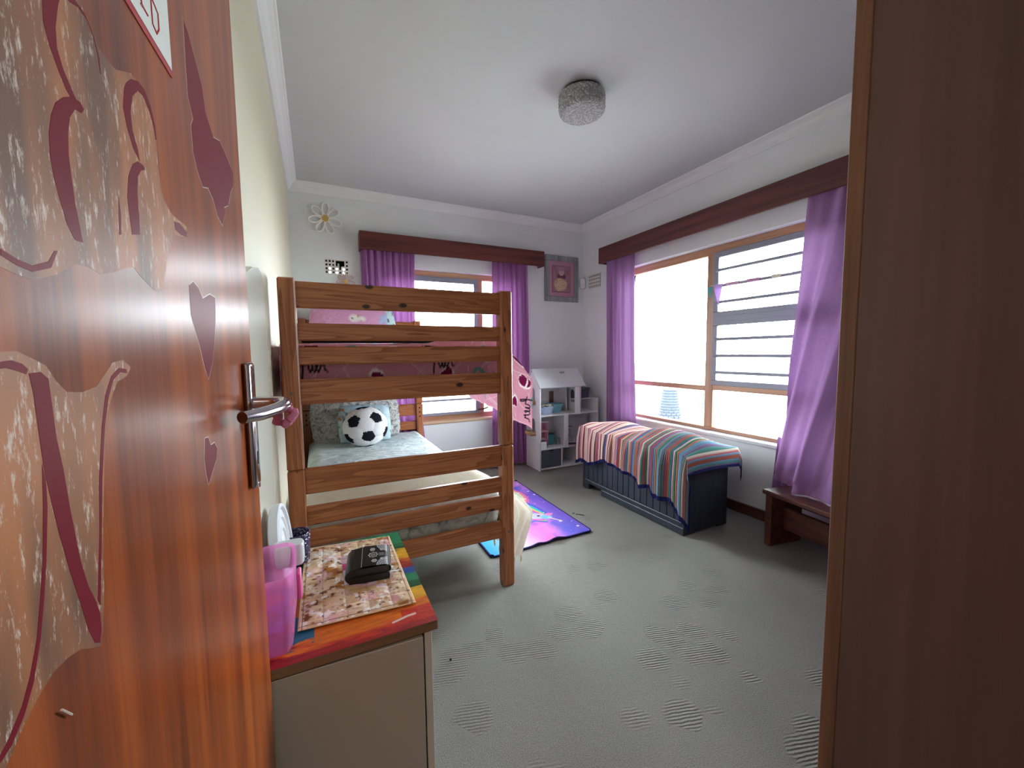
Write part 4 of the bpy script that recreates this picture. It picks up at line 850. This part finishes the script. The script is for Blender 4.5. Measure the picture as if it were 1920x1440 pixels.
# ------------------------------------------------------------------ bench and the long curtain resting on it
BM = Matrix.Translation((2.452, 1.492, 0)) @ Matrix.Rotation(math.atan2(-.178, .984), 4, 'Z')     # local x to the wall, -y along the bench
bn = thing('bench', 'low dark wooden bench by the wardrobe with a curtain bunched on top', 'bench', (2.55, 1.2, 0))
abox('top_board', (-.012, .27, -.70, .012, .318, .345), m_bench, bn, .006, BM)
for a in (-.045, -.68): abox('leg_board', (.0, .255, a, a+.042, 0, .318), m_bench, bn, .006, BM)
abox('stretcher', (.10, .128, -.64, -.045, .10, .235), m_bench, bn, .005, BM); abox('stretcher', (.22, .24, -.64, -.045, .22, .318), m_bench, bn, .003, BM)
def rc(u, v):
    # u across (far edge 0 .. near 1), v down
    z = 2.19-(2.19-.352)*v; yt = 1.462-.50*u; yb = 1.60-.58*u; k = v**1.4
    y = yt*(1-k)+yb*k; w_ = np.clip((v-.25)/.75, 0, 1); fd = wav(u+.34*v, v*.4, 3.2, .015+.026*w_, 2.4)
    y = y+.10*np.sin(PI*u)*w_*(1-w_)*1.2
    xb = W-.07-.20*np.clip(u*2.2, 0, 1)*w_**2; x = xb+fd*(1-.35*(v > .97))
    return np.minimum(x, W-.012), y, z
crv = curtain('curtain', 'long purple curtain by the wardrobe, bottom bunched on the bench', m_curt2, rc, 170, 110)
# its far edge drops behind the bench to the floor
grid('curtain_tail', 20, 40, lambda u, v: (W-.045+.014*np.sin(u*14), 1.60+.015*v-.09*u+.03*v, .62-.605*v), m_curt2, None).parent = crv
# bunting on the bars
bt = thing('bunting', 'lilac and turquoise pennant string tied along the burglar bars', 'bunting', (W+.03, 2.1, 1.7))
bm = B(); tube(bm, [(W+.035, 2.21, 1.708), (W+.036, 2.1, 1.712), (W+.038, 1.85, 1.706), (W+.038, 1.6, 1.704)], .002, 6); obj('cord', bm, m_white, bt, True)
def pennant(y, z, w, h, m, tilt=0):
    bm = B(); a = [Vector((W+.030, y+w/2, z)), Vector((W+.030, y-w/2, z+tilt)), Vector((W+.032, y-w*.1, z-h))]
    lo = [bm.verts.new(p) for p in a]; hi = [bm.verts.new(p+Vector((-.0015, 0, 0))) for p in a]; bm.faces.new(lo); bm.faces.new(hi)
    for i in range(3): bm.faces.new((lo[i], lo[(i+1) % 3], hi[(i+1) % 3], hi[i]))
    obj('pennant', bm, m, bt)
m_lil = cloth('lilac_felt', S(206, 180, 222), .9, .4); m_tq = cloth('turquoise_felt', S(110, 190, 186), .9, .4)
pennant(2.135, 1.708, .085, .165, m_lil, .004); pennant(2.205, 1.70, .05, .10, m_tq)
for y, l, m in ((2.02, .10, cloth('pink_felt', S(222, 180, 206), .9, .3)), (1.86, .09, cloth('rose_felt', S(206, 150, 190), .9, .3)), (1.70, .06, cloth('cream_felt', S(222, 220, 196), .9, .3))): obj('folded_pennant', tube(B(), [(W+.04, y+l/2, 1.703), (W+.04, y-l/2, 1.702)], .011, 8), m, bt, True)

# ------------------------------------------------------------------ unicorn rug
def rugf(u, v):
    x = .868+.745*u+.02*v; y = 2.085+1.175*v+.02*u; r = .035
    cu = np.clip((np.abs(u-.5)-.5+.05)/.05, 0, 1); cv = np.clip((np.abs(v-.5)-.5+.03)/.03, 0, 1); k = np.clip(np.hypot(cu, cv), 1, None); q = (1-1/k)
    x = x-np.sign(u-.5)*q*.045*cu; y = y-np.sign(v-.5)*q*.045*cv
    rip = np.exp(-(v/.16)**2); z = .012+rip*(.016*np.exp(-((u-.62)/.07)**2)+.010*np.exp(-((u-.44)/.05)**2)); return x, y, z
def rugcol(u, v, P):
    x, y = P[:, 0], P[:, 1]; n = fbm(x*8, y*8, 2); n2 = fbm(x*5, y*5, 9, 4)
    t = np.clip((x-.95)/.62+(y-2.5)*.28, 0, 1)
    c = A3(60, 160, 220)[None]*(1-t[:, None])+A3(120, 92, 200)[None]*t[:, None]
    c = put(c, np.exp(-((x-1.14)/.13)**2)*1.2*(n2+.3), A3(190, 200, 236)); c = put(c, np.exp(-((x-1.30-(y-2.3)*.05)/.13)**2)*1.2*(y < 2.75)*(n2+.3), A3(228, 120, 190))
    c = put(c, (n-.5)*3*(t > .5), A3(84, 90, 206)); c = put(c, (n2-.55)*5*(t > .35), A3(196, 130, 214))
    for k in range(6):     # rainbow arc
        d_ = np.abs(np.hypot(x-1.30, (y-2.93)*.8)-.22+k*.018); c = put(c, (.010-d_)/.004*(y > 2.6), [A3(232, 110, 170), A3(236, 150, 150), A3(240, 226, 160), A3(150, 226, 190), A3(120, 190, 236), A3(170, 140, 226)][k]*.9)
    ma = [A3(226, 90, 150), A3(240, 196, 110), A3(90, 196, 130), A3(60, 170, 214), A3(90, 90, 196)]
    for k in range(5): c = put(c, (.015-dline(x, y, [(1.30+.03*k, 2.98-.04*k), (1.33+.025*k, 2.80), (1.40+.018*k, 2.66), (1.455+.008*k, 2.50)]))/.005, ma[k])
    for k in range(4): c = put(c, (.013-dline(x, y, [(1.20+.03*k, 2.62+.02*k), (1.29+.015*k, 2.55), (1.355, 2.52-.03*k)]))/.005, ma[(k+2) % 5])
    for k in range(3): c = put(c, (.012-dline(x, y, [(1.22+.03*k, 2.44-.02*k), (1.30+.02*k, 2.41), (1.41, 2.40-.02*k)]))/.005, ma[(k*2) % 5])
    e = lambda cx, cy, a, b, r=0: (1-(((x-cx)*math.cos(r)+(y-cy)*math.sin(r))/a)**2-((-(x-cx)*math.sin(r)+(y-cy)*math.cos(r))/b)**2)*5
    c = put(c, e(1.385, 2.485, .085, .055, -.5), A3(190, 186, 236)); c = put(c, e(1.45, 2.435, .045, .035, -.5), A3(120, 190, 232)); c = put(c, e(1.33, 2.54, .035, .055, .3), A3(84, 80, 176)); c = put(c, e(1.408, 2.478, .013, .013), A3(40, 34, 60))
    c = put(c, (.008-dline(x, y, [(1.46, 2.42), (1.515, 2.33)]))/.004, A3(240, 200, 170)); c = put(c, e(1.49, 2.47, .03, .025), A3(232, 130, 190))
    rs = np.random.RandomState(5)
    for i in range(70):
        cx, cy, r = rs.uniform(1.3, 1.62), rs.uniform(2.1, 3.24), rs.choice([.004, .006, .012]); c = put(c, (r-np.hypot(x-cx, y-cy))/.004*(x > 1.36+.12*np.sin(cy*9)), A3(226, 220, 248))
    c = put(c, ((u < .014) | (u > .986) | (v < .01) | (v > .99))*1., A3(40, 36, 78)); return c
tag(grid('floor_mat', 190, 280, rugf, attr_mat('plush_print', .9, 300, .2, .1), None, rugcol, 'all', .009), 'purple and pink unicorn rainbow floor mat beside the bunk bed', 'rug')

# ------------------------------------------------------------------ bedside cabinet and the things on it
cb = thing('bedside_cabinet', 'small beige cabinet with a hand-painted rainbow top beside the door', 'cabinet', (.03, 1.1, 0))
m_cab = wallpaint('beige_melamine', S(170, 160, 146), .4); m_cabw = wallpaint('pale_melamine_edge', S(196, 188, 174), .4)
TZ = .60
CM = Matrix.Translation((.208, .853, 0)) @ Matrix.Rotation(-.03, 4, 'Z')      # local: x left negative, y deep
for n_, d_, m in (('side_panel', (-.0165, 0, .004, .50, .0, TZ-.022), m_cabw), ('side_panel', (-.355, -.339, .004, .49, 0, TZ-.022), m_cabw), ('back_panel', (-.339, -.0165, .48, .49, .02, TZ-.022), m_cab), ('carcass_top', (-.339, -.0165, .02, .48, TZ-.036, TZ-.022), m_cab), ('plinth', (-.339, -.0165, .04, .055, 0, .06), m_cab), ('bottom_panel', (-.339, -.0165, .02, .48, .06, .076), m_cab), ('door_panel', (-.354, -.021, -.004, .012, .03, TZ-.027), m_cab)): abox(n_, d_, m, cb, .0012, CM)
def topf(u, v): return XL+.018+(.222-XL-.018)*u, .852+.503*v, TZ+.0008+0*u
def topcol(u, v, P):
    x, y = P[:, 0], P[:, 1]; w_ = fbm(x*30, y*14, 3)*.06-.03; w2 = fbm(x*14, y*60, 4)*.09-.045
    G, DG, YE, OR, RE, BL = A3(34, 128, 84), A3(22, 78, 44), A3(222, 168, 40), A3(206, 104, 30), A3(150, 34, 34), A3(40, 76, 150)
    c = np.tile(RE, (len(x), 1)); yy = y+w2*.6
    c = put(c, (yy > .868+.022*(1-u))*1., A3(188, 52, 34)); c = put(c, (yy-.885-.03*(u > .8))/.01, OR); c = put(c, (yy-.945)/.015*(u > .5), YE); c = put(c, (yy-1.0)/.012, DG); c = put(c, (yy-1.035)/.01, G); c = put(c, (yy-1.075)/.01, BL); c = put(c, (yy-1.11)/.01, RE); c = put(c, (yy-1.145)/.012, OR); c = put(c, (yy-1.17)/.01, YE); c = put(c, (yy-1.215)/.012, DG); c = put(c, (yy-1.265)/.01, G)
    lf = u < .3
    c = put(c, ((yy > .90) & (yy < 1.0) & lf)*1., BL*.6+G*.4); c = put(c, ((yy > 1.0) & (yy < 1.12) & lf)*1., OR*.7+RE*.3); c = put(c, ((yy > 1.12) & (yy < 1.17) & lf)*1., YE); c = put(c, ((yy > 1.17) & lf)*1., DG)
    c = c*(.62+.72*fbm(x*40, y*220, 7)[:, None]); c = put(c, (.004-dline(x, y, [(.13, .888), (.165, .897), (.18, .898)]))/.002, A3(226, 200, 196)); return c
abox('top_board', (XL+.018, .222, .852, 1.355, TZ-.022, TZ), hardwood('chipped_board_edge', 0, S(84, 60, 40), S(120, 88, 58), S(140, 104, 70), .7, 60), cb, .002)
grid('painted_surface', 150, 200, topf, m_paint, cb, topcol)
# quilted place mat
QZ = TZ+.0022
def qf(u, v):
    x = -.062+.252*u-.012*v*0+.006*v*(1-u); y = .930+.015*(1-u)+.395*v+.012*(1-u)*v
    qs = np.minimum(np.abs(np.sin(PI*u*5)), np.abs(np.sin(PI*v*7)))**.4; e = np.clip(np.minimum(np.minimum(u, 1-u)*9, np.minimum(v, 1-v)*12), 0, 1)
    return x, y, QZ+.0018+.0035*qs*e**.5+.0045*fbm(u*12, v*52, 3)*e+.002*(1-e)
def qcol(u, v, P):
    n = fbm(u*9, v*12, 21, 4); c = A3(196, 150, 100)[None]*(1-n[:, None])+A3(234, 212, 188)[None]*n[:, None]
    n2 = fbm(u*8+5, v*18, 33, 3); c = put(c, (n2-.54)*6, A3(164, 104, 52)); c = put(c, (fbm(u*14, v*28+3, 41)-.62)*7, A3(120, 66, 40)); c = put(c, (fbm(u*11+7, v*13, 55)-.58)*5, A3(226, 176, 178)); c = put(c, (fbm(u*18, v*22+8, 61)-.62)*8, A3(240, 232, 226)); c = put(c, (fbm(u*40, v*50, 66)-.74)*25, A3(70, 60, 84))
    inner = (u > .40) & (u < .84) & (v > .24) & (v < .74); m_ = fbm(u*7, v*9, 71); pk = A3(214, 168, 184)[None]*(1-m_[:, None])+A3(196, 186, 200)[None]*m_[:, None]; c = np.where(inner[:, None], pk, c); c = put(c, inner*(v < .36)*1.*np.clip((fbm(u*12, v*12, 77)-.35)*5, 0, 1), A3(190, 150, 108)); c = put(c, inner*(np.hypot((u-.42)*.25, (v-.60)*.4) < .018)*1., A3(206, 84, 130))
    gl_ = np.minimum(np.abs(np.sin(PI*u*5)), np.abs(np.sin(PI*v*7))); c = c*(1-.3*np.exp(-gl_/.05)[:, None]); c = put(c, ((u < .015) | (u > .985) | (v < .01) | (v > .99))*1., A3(222, 190, 150)); c = put(c, ((np.abs(u-.035) < .004) | (np.abs(u-.965) < .004) | (np.abs(v-.025) < .003) | (np.abs(v-.975) < .003))*1., A3(120, 80, 56)); return c
tag(grid('place_mat', 150, 200, qf, m_print, None, qcol, 'all', .0018), 'quilted brown and cream patterned place mat on the rainbow cabinet top', 'place mat')
# folded black wallet with silver pattern
WM = Matrix.Translation((.110, 1.125, QZ+.0085)) @ Matrix.Rotation(-.13, 4, 'Z')
wl = thing('wallet', 'thick folded black wallet with silver flower pattern on the place mat', 'wallet', (.1, 1.125, QZ+.008))
m_lea = mat('black_leather', S(16, 16, 18), .38, Coat_Weight=.15)
def flapf(x0, x1, y0, y1, zb, zt, bulge):
    def f(u, v):
        a = v*2*PI; k = 5.; ca, sa = np.cos(a), np.sin(a); s = (np.abs(ca)**k+np.abs(sa)**k)**(-1/k); X = (x0+x1)/2+(x1-x0)/2*ca*s*(1-.02*np.abs(2*u-1)**6); Z = (zb+zt)/2+(zt-zb)/2*sa*s; Y = y0+(y1-y0)*u+.004*np.sin(PI*(X-x0)/(x1-x0))*np.sign(u-.5)*0
        Z = Z+bulge*np.sin(PI*np.clip((X-x0)/(x1-x0), 0, 1))*(sa > 0); P = np.stack([X, Y, Z, np.ones_like(X)]); Q = np.array(WM) @ P; return Q[0], Q[1], Q[2]
    return f
def endcap(bm, x0, x1, y, zb, zt): return box(bm, x0+.002, x1-.002, y-.001, y+.001, zb+.001, zt-.001, 0, WM)
grid('lower_half', 6, 48, flapf(-.053, .050, -.062, .06, 0, .018, .001), m_lea, wl); grid('upper_half', 6, 48, flapf(-.056, .053, -.058, .06, .017, .036, .003), m_lea, wl)
for y, zb, zt in ((-.061, 0, .018), (.059, 0, .018), (-.057, .017, .037), (.059, .017, .037)): obj('end_edge', endcap(B(), -.053, .05, y, zb, zt), m_lea, wl)
obj('spine', lathe(B(), [(0, -.06), (.017, -.059), (.0185, -.055), (.0185, .055), (.017, .059), (0, .06)], 24, (0, 0, 0), WM @ Matrix.Translation((-.044, 0, .018)) @ Matrix.Rotation(PI/2, 4, 'X')), m_lea, wl, True)
def wcol(u, v, P):
    x = u*1.0; y = v*1.2; c = np.tile(A3(18, 18, 20), (len(u), 1)); SV = A3(222, 224, 230); ink = lambda d_, w_: np.clip((w_-d_)/.006, 0, 1)
    for cx, cy, R, kk in ((.42, .62, .15, 8), (.40, .95, .08, 6), (.46, .27, .08, 6)):
        r = np.hypot(x-cx, y-cy); a = np.arctan2(y-cy, x-cx); c = put(c, ink(np.abs(r-R*(.62+.38*np.abs(np.cos(kk/2*a)))), .013), SV); c = put(c, ink(np.abs(r-R*.32), .010), SV)
    for s in (1, -1):
        for k in range(7): c = put(c, ink(np.abs(np.hypot((x-1.0)*1.0, y-.62-s*.62)-.12-.055*k), .012), SV)
        th = np.linspace(0, 3.6*PI/2, 20); c = put(c, ink(dline(x, y, [(.72+.09*math.cos(t_)*(1-t_/8), .62+s*(.26+.07*math.sin(t_)*(1-t_/8))) for t_ in th]), .013), SV)
    for k in range(5): c = put(c, ink(np.abs(np.abs(x-.70)-.02*k), .006)*(np.abs(y-.62) < .09), SV*.6)
    c = put(c, ink(np.abs(x-.06), .008), SV*.8); return c
def wtop(u, v):
    X = -.026+.079*u; Y = -.057+.116*v; Z = .0372+.003*np.sin(PI*np.clip((X+.056)/.109, 0, 1))-.010*np.clip((u-.8)/.2, 0, 1)**2; P = np.stack([X, Y, Z, np.ones_like(X)]); Q = np.array(WM) @ P; return Q[0], Q[1], Q[2]
grid('patterned_flap', 200, 220, wtop, attr_mat('embossed_leather', .35, 300, .1, .5), wl, wcol)
# pink bin, its contents, white lid, dark mug
m_pk = bpy.data.materials.new('translucent_pink_plastic'); m_pk.use_nodes = True; b_ = m_pk.node_tree.nodes['Principled BSDF']
b_.inputs['Base Color'].default_value = S(250, 196, 234); b_.inputs['Roughness'].default_value = .22
t1 = N(m_pk, 'ShaderNodeBsdfTransparent'); t1.inputs[0].default_value = S(255, 222, 246); t2 = N(m_pk, 'ShaderNodeBsdfTranslucent'); t2.inputs[0].default_value = S(246, 180, 228)
m1 = N(m_pk, 'ShaderNodeMixShader'); m1.inputs[0].default_value = .45; m2 = N(m_pk, 'ShaderNodeMixShader'); m2.inputs[0].default_value = .66
L(m_pk, b_.outputs[0], m1.inputs[1]); L(m_pk, t2.outputs[0], m1.inputs[2]); L(m_pk, m1.outputs[0], m2.inputs[1]); L(m_pk, t1.outputs[0], m2.inputs[2]); L(m_pk, m2.outputs[0], m_pk.node_tree.nodes['Material Output'].inputs[0])
bz = TZ+.0015; bc = (-.0985, .945, bz)
bn_ = thing('craft_bin', 'translucent pink plastic bin of craft bits at the cabinet edge by the door', 'bin', bc)
obj('bin_body', lathe(B(), [(0, 0), (.70, 0), (.78, .006), (.94, .07), (.965, .073), (1.0, .165), (1.02, .167), (1.01, .170), (.99, .165), (.93, .072), (.77, .008), (0, .004)], 40, bc, None, .040, .085, 4), m_pk, bn_, True)
m_pur = mat('purple_craft_foam', S(140, 84, 190), .7); m_mag = mat('magenta_strip', S(196, 60, 130), .6)
lb = thing('craft_pieces', 'purple craft pieces inside the translucent pink bin', 'craft supplies', (bc[0], bc[1], bz+.005))
for i in range(22):
    MM = Matrix.Translation((bc[0]+random.uniform(-.012, .012), bc[1]+random.uniform(-.05, .05), bz+.024+.0036*i)) @ Matrix.Rotation(random.uniform(-.8, .8), 4, 'X') @ Matrix.Rotation(random.uniform(0, 3), 4, 'Z'); obj('craft_piece', box(B(), -.013, .013, -.022, .022, -.006, .006, .003, MM), m_pur if i % 4 else m_mag, lb)
obj('latch', box(B(), bc[0]+.038, bc[0]+.047, .985, 1.02, bz+.05, bz+.112, .003), mat('pink_latch', S(224, 96, 160), .35), bn_, True)
obj('bin_lid_lip', lathe(B(), [(0, .112), (.9, .112), (.97, .115), (1.0, .125), (1.0, .156), (.92, .161), (0, .161)], 32, (bc[0]+.022, 1.045, bz), None, .032, .022, 4), mat('frosted_white_plastic', S(214, 220, 224), .3), bn_, True)
ld = thing('round_lid', 'white ridged round plastic lid standing on edge against the left wall', 'lid', (-.114, 1.175, TZ))
LM = Matrix.Translation((-.114, 1.175, TZ+.107)) @ Matrix.Rotation(PI/2-.10, 4, 'Y') @ Matrix.Rotation(.045, 4, 'X')
m_lid = mat('white_lid_plastic', S(224, 228, 234), .35)
obj('lid_disc', lathe(B(), [(0, .0), (.098, 0), (.104, .003), (.105, .022), (.102, .025), (.096, .024), (.092, .017), (.080, .016), (.076, .021), (.070, .021), (.066, .016), (.052, .016), (.048, .021), (.042, .021), (.038, .016), (.02, .016), (.016, .020), (0, .020)], 64, (0, 0, 0), LM), m_lid, ld, True)
mg = thing('mug', 'dark purple textured mug at the back of the rainbow cabinet top', 'mug', (-.074, 1.285, TZ))
m_mug = mat('dark_purple_glaze', S(36, 28, 56), .2, Coat_Weight=.4); vm = coords(m_mug); vz = N(m_mug, 'ShaderNodeTexVoronoi'); vz.inputs['Scale'].default_value = 110; L(m_mug, vm, vz.inputs['Vector']); bump(m_mug, vz.outputs['Distance'], .8, .006); base(m_mug, ramp(m_mug, vz.outputs['Distance'], [(.2, S(26, 20, 44)), (.6, S(58, 50, 84))]))
obj('mug_body', lathe(B(), [(0, .0012), (.028, .0012), (.031, .004), (.033, .05), (.034, .088), (.0325, .091), (.0308, .088), (.0295, .05), (.027, .010), (0, .008)], 40, (-.074, 1.285, TZ), None, 1.08, 1.08), m_mug, mg, True)
obj('handle', tube(B(), [(-.073, 1.318, TZ+.075), (-.073, 1.329, TZ+.07), (-.073, 1.333, TZ+.05), (-.073, 1.328, TZ+.028), (-.073, 1.316, TZ+.022)], .0045, 10), m_mug, mg, True)

# ------------------------------------------------------------------ small floor scraps, garden
m_scrap = mat('black_scrap', S(24, 22, 22), .8)
for k, (x, y, l, a) in enumerate(((1.709, 2.368, .022, .9), (1.687, 2.39, .010, .5), (1.674, 2.419, .008, .2))):
    MM = Matrix.Translation((x, y, .002)) @ Matrix.Rotation(-a, 4, 'Z'); tag(obj('scrap', box(B(), -l, l, -.003, .003, 0, .003, .001, MM), m_scrap), ('thin black scrap on the carpet, largest of three by the floor mat', 'small black scrap on the carpet, middle one of three by the floor mat', 'tiny black scrap on the carpet, nearest to the floor mat')[k], 'scrap', 'black scraps by the floor mat')
MM = Matrix.Translation((.423, 1.447, .003)); tag(obj('bead', lathe(B(), [(0, -.003), (.004, -.002), (.005, .001), (.003, .004), (0, .005)], 12, (.423, 1.447, .003)), m_scrap, None, True), 'tiny black bead alone on the carpet right of the cabinet', 'bead')
m_bark = mat('grey_palm_bark', S(50, 57, 66), .9); bm = B()
for j in range(11):
    for i in range(14):
        a = 2*PI*(i+.5*(j % 2))/14; r = .24-.0105*j; z = -.36+.062*j; MM = Matrix.Translation((7.48+r*math.cos(a), 6.85+r*math.sin(a), z)) @ Matrix.Rotation(a, 4, 'Z') @ Matrix.Rotation(.35, 4, 'Y'); box(bm, -.02, .02, -.05, .05, -.03, .05, .008, MM)
pt = thing('palm_stump', 'blue grey scaly palm stump in the garden outside the right window', 'stump', (7.48, 6.85, -.4)); o = obj('bark_scales', bm, m_bark, pt); o['kind'] = 'stuff'
obj('trunk', lathe(B(), [(0, -.4), (.26, -.4), (.23, -.2), (.14, .3), (.10, .33), (0, .33)], 20, (7.48, 6.85, 0)), m_bark, pt, True)
m_leaf = mat('garden_green', S(38, 62, 34), .7)
def shrub(label, x, y, h, n, sd):
    rs = random.Random(sd); t = thing('shrub', label, 'shrub', (x, y, -.4)); bm = B()
    for i in range(n):
        a = rs.uniform(0, 2*PI); r = rs.uniform(.05, h*.5); z = rs.uniform(-.35, -.4+h); MM = Matrix.Translation((x+r*math.cos(a), y+r*math.sin(a), z)) @ Matrix.Rotation(rs.uniform(0, 6), 4, 'Z') @ Matrix.Rotation(rs.uniform(-1, 1), 4, 'X'); prism(bm, [(-.05, 0), (0, -.012), (.05, 0), (0, .012)], lambda p: MM @ Vector((p[0], p[1], 0)), lambda p: MM @ Vector((p[0], p[1], .002)))
    o = obj('leaves', bm, m_leaf, t); o['kind'] = 'stuff'; obj('stem', tube(B(), [(x, y, -.4), (x+.03, y, -.4+h*.8)], .015, 6), m_bark, t)
shrub('small green shrub left of the palm stump outside the right window', 6.9, 7.7, .7, 90, 1); shrub('small green shrub right of the palm stump outside the right window', 8.3, 6.6, .75, 110, 2)
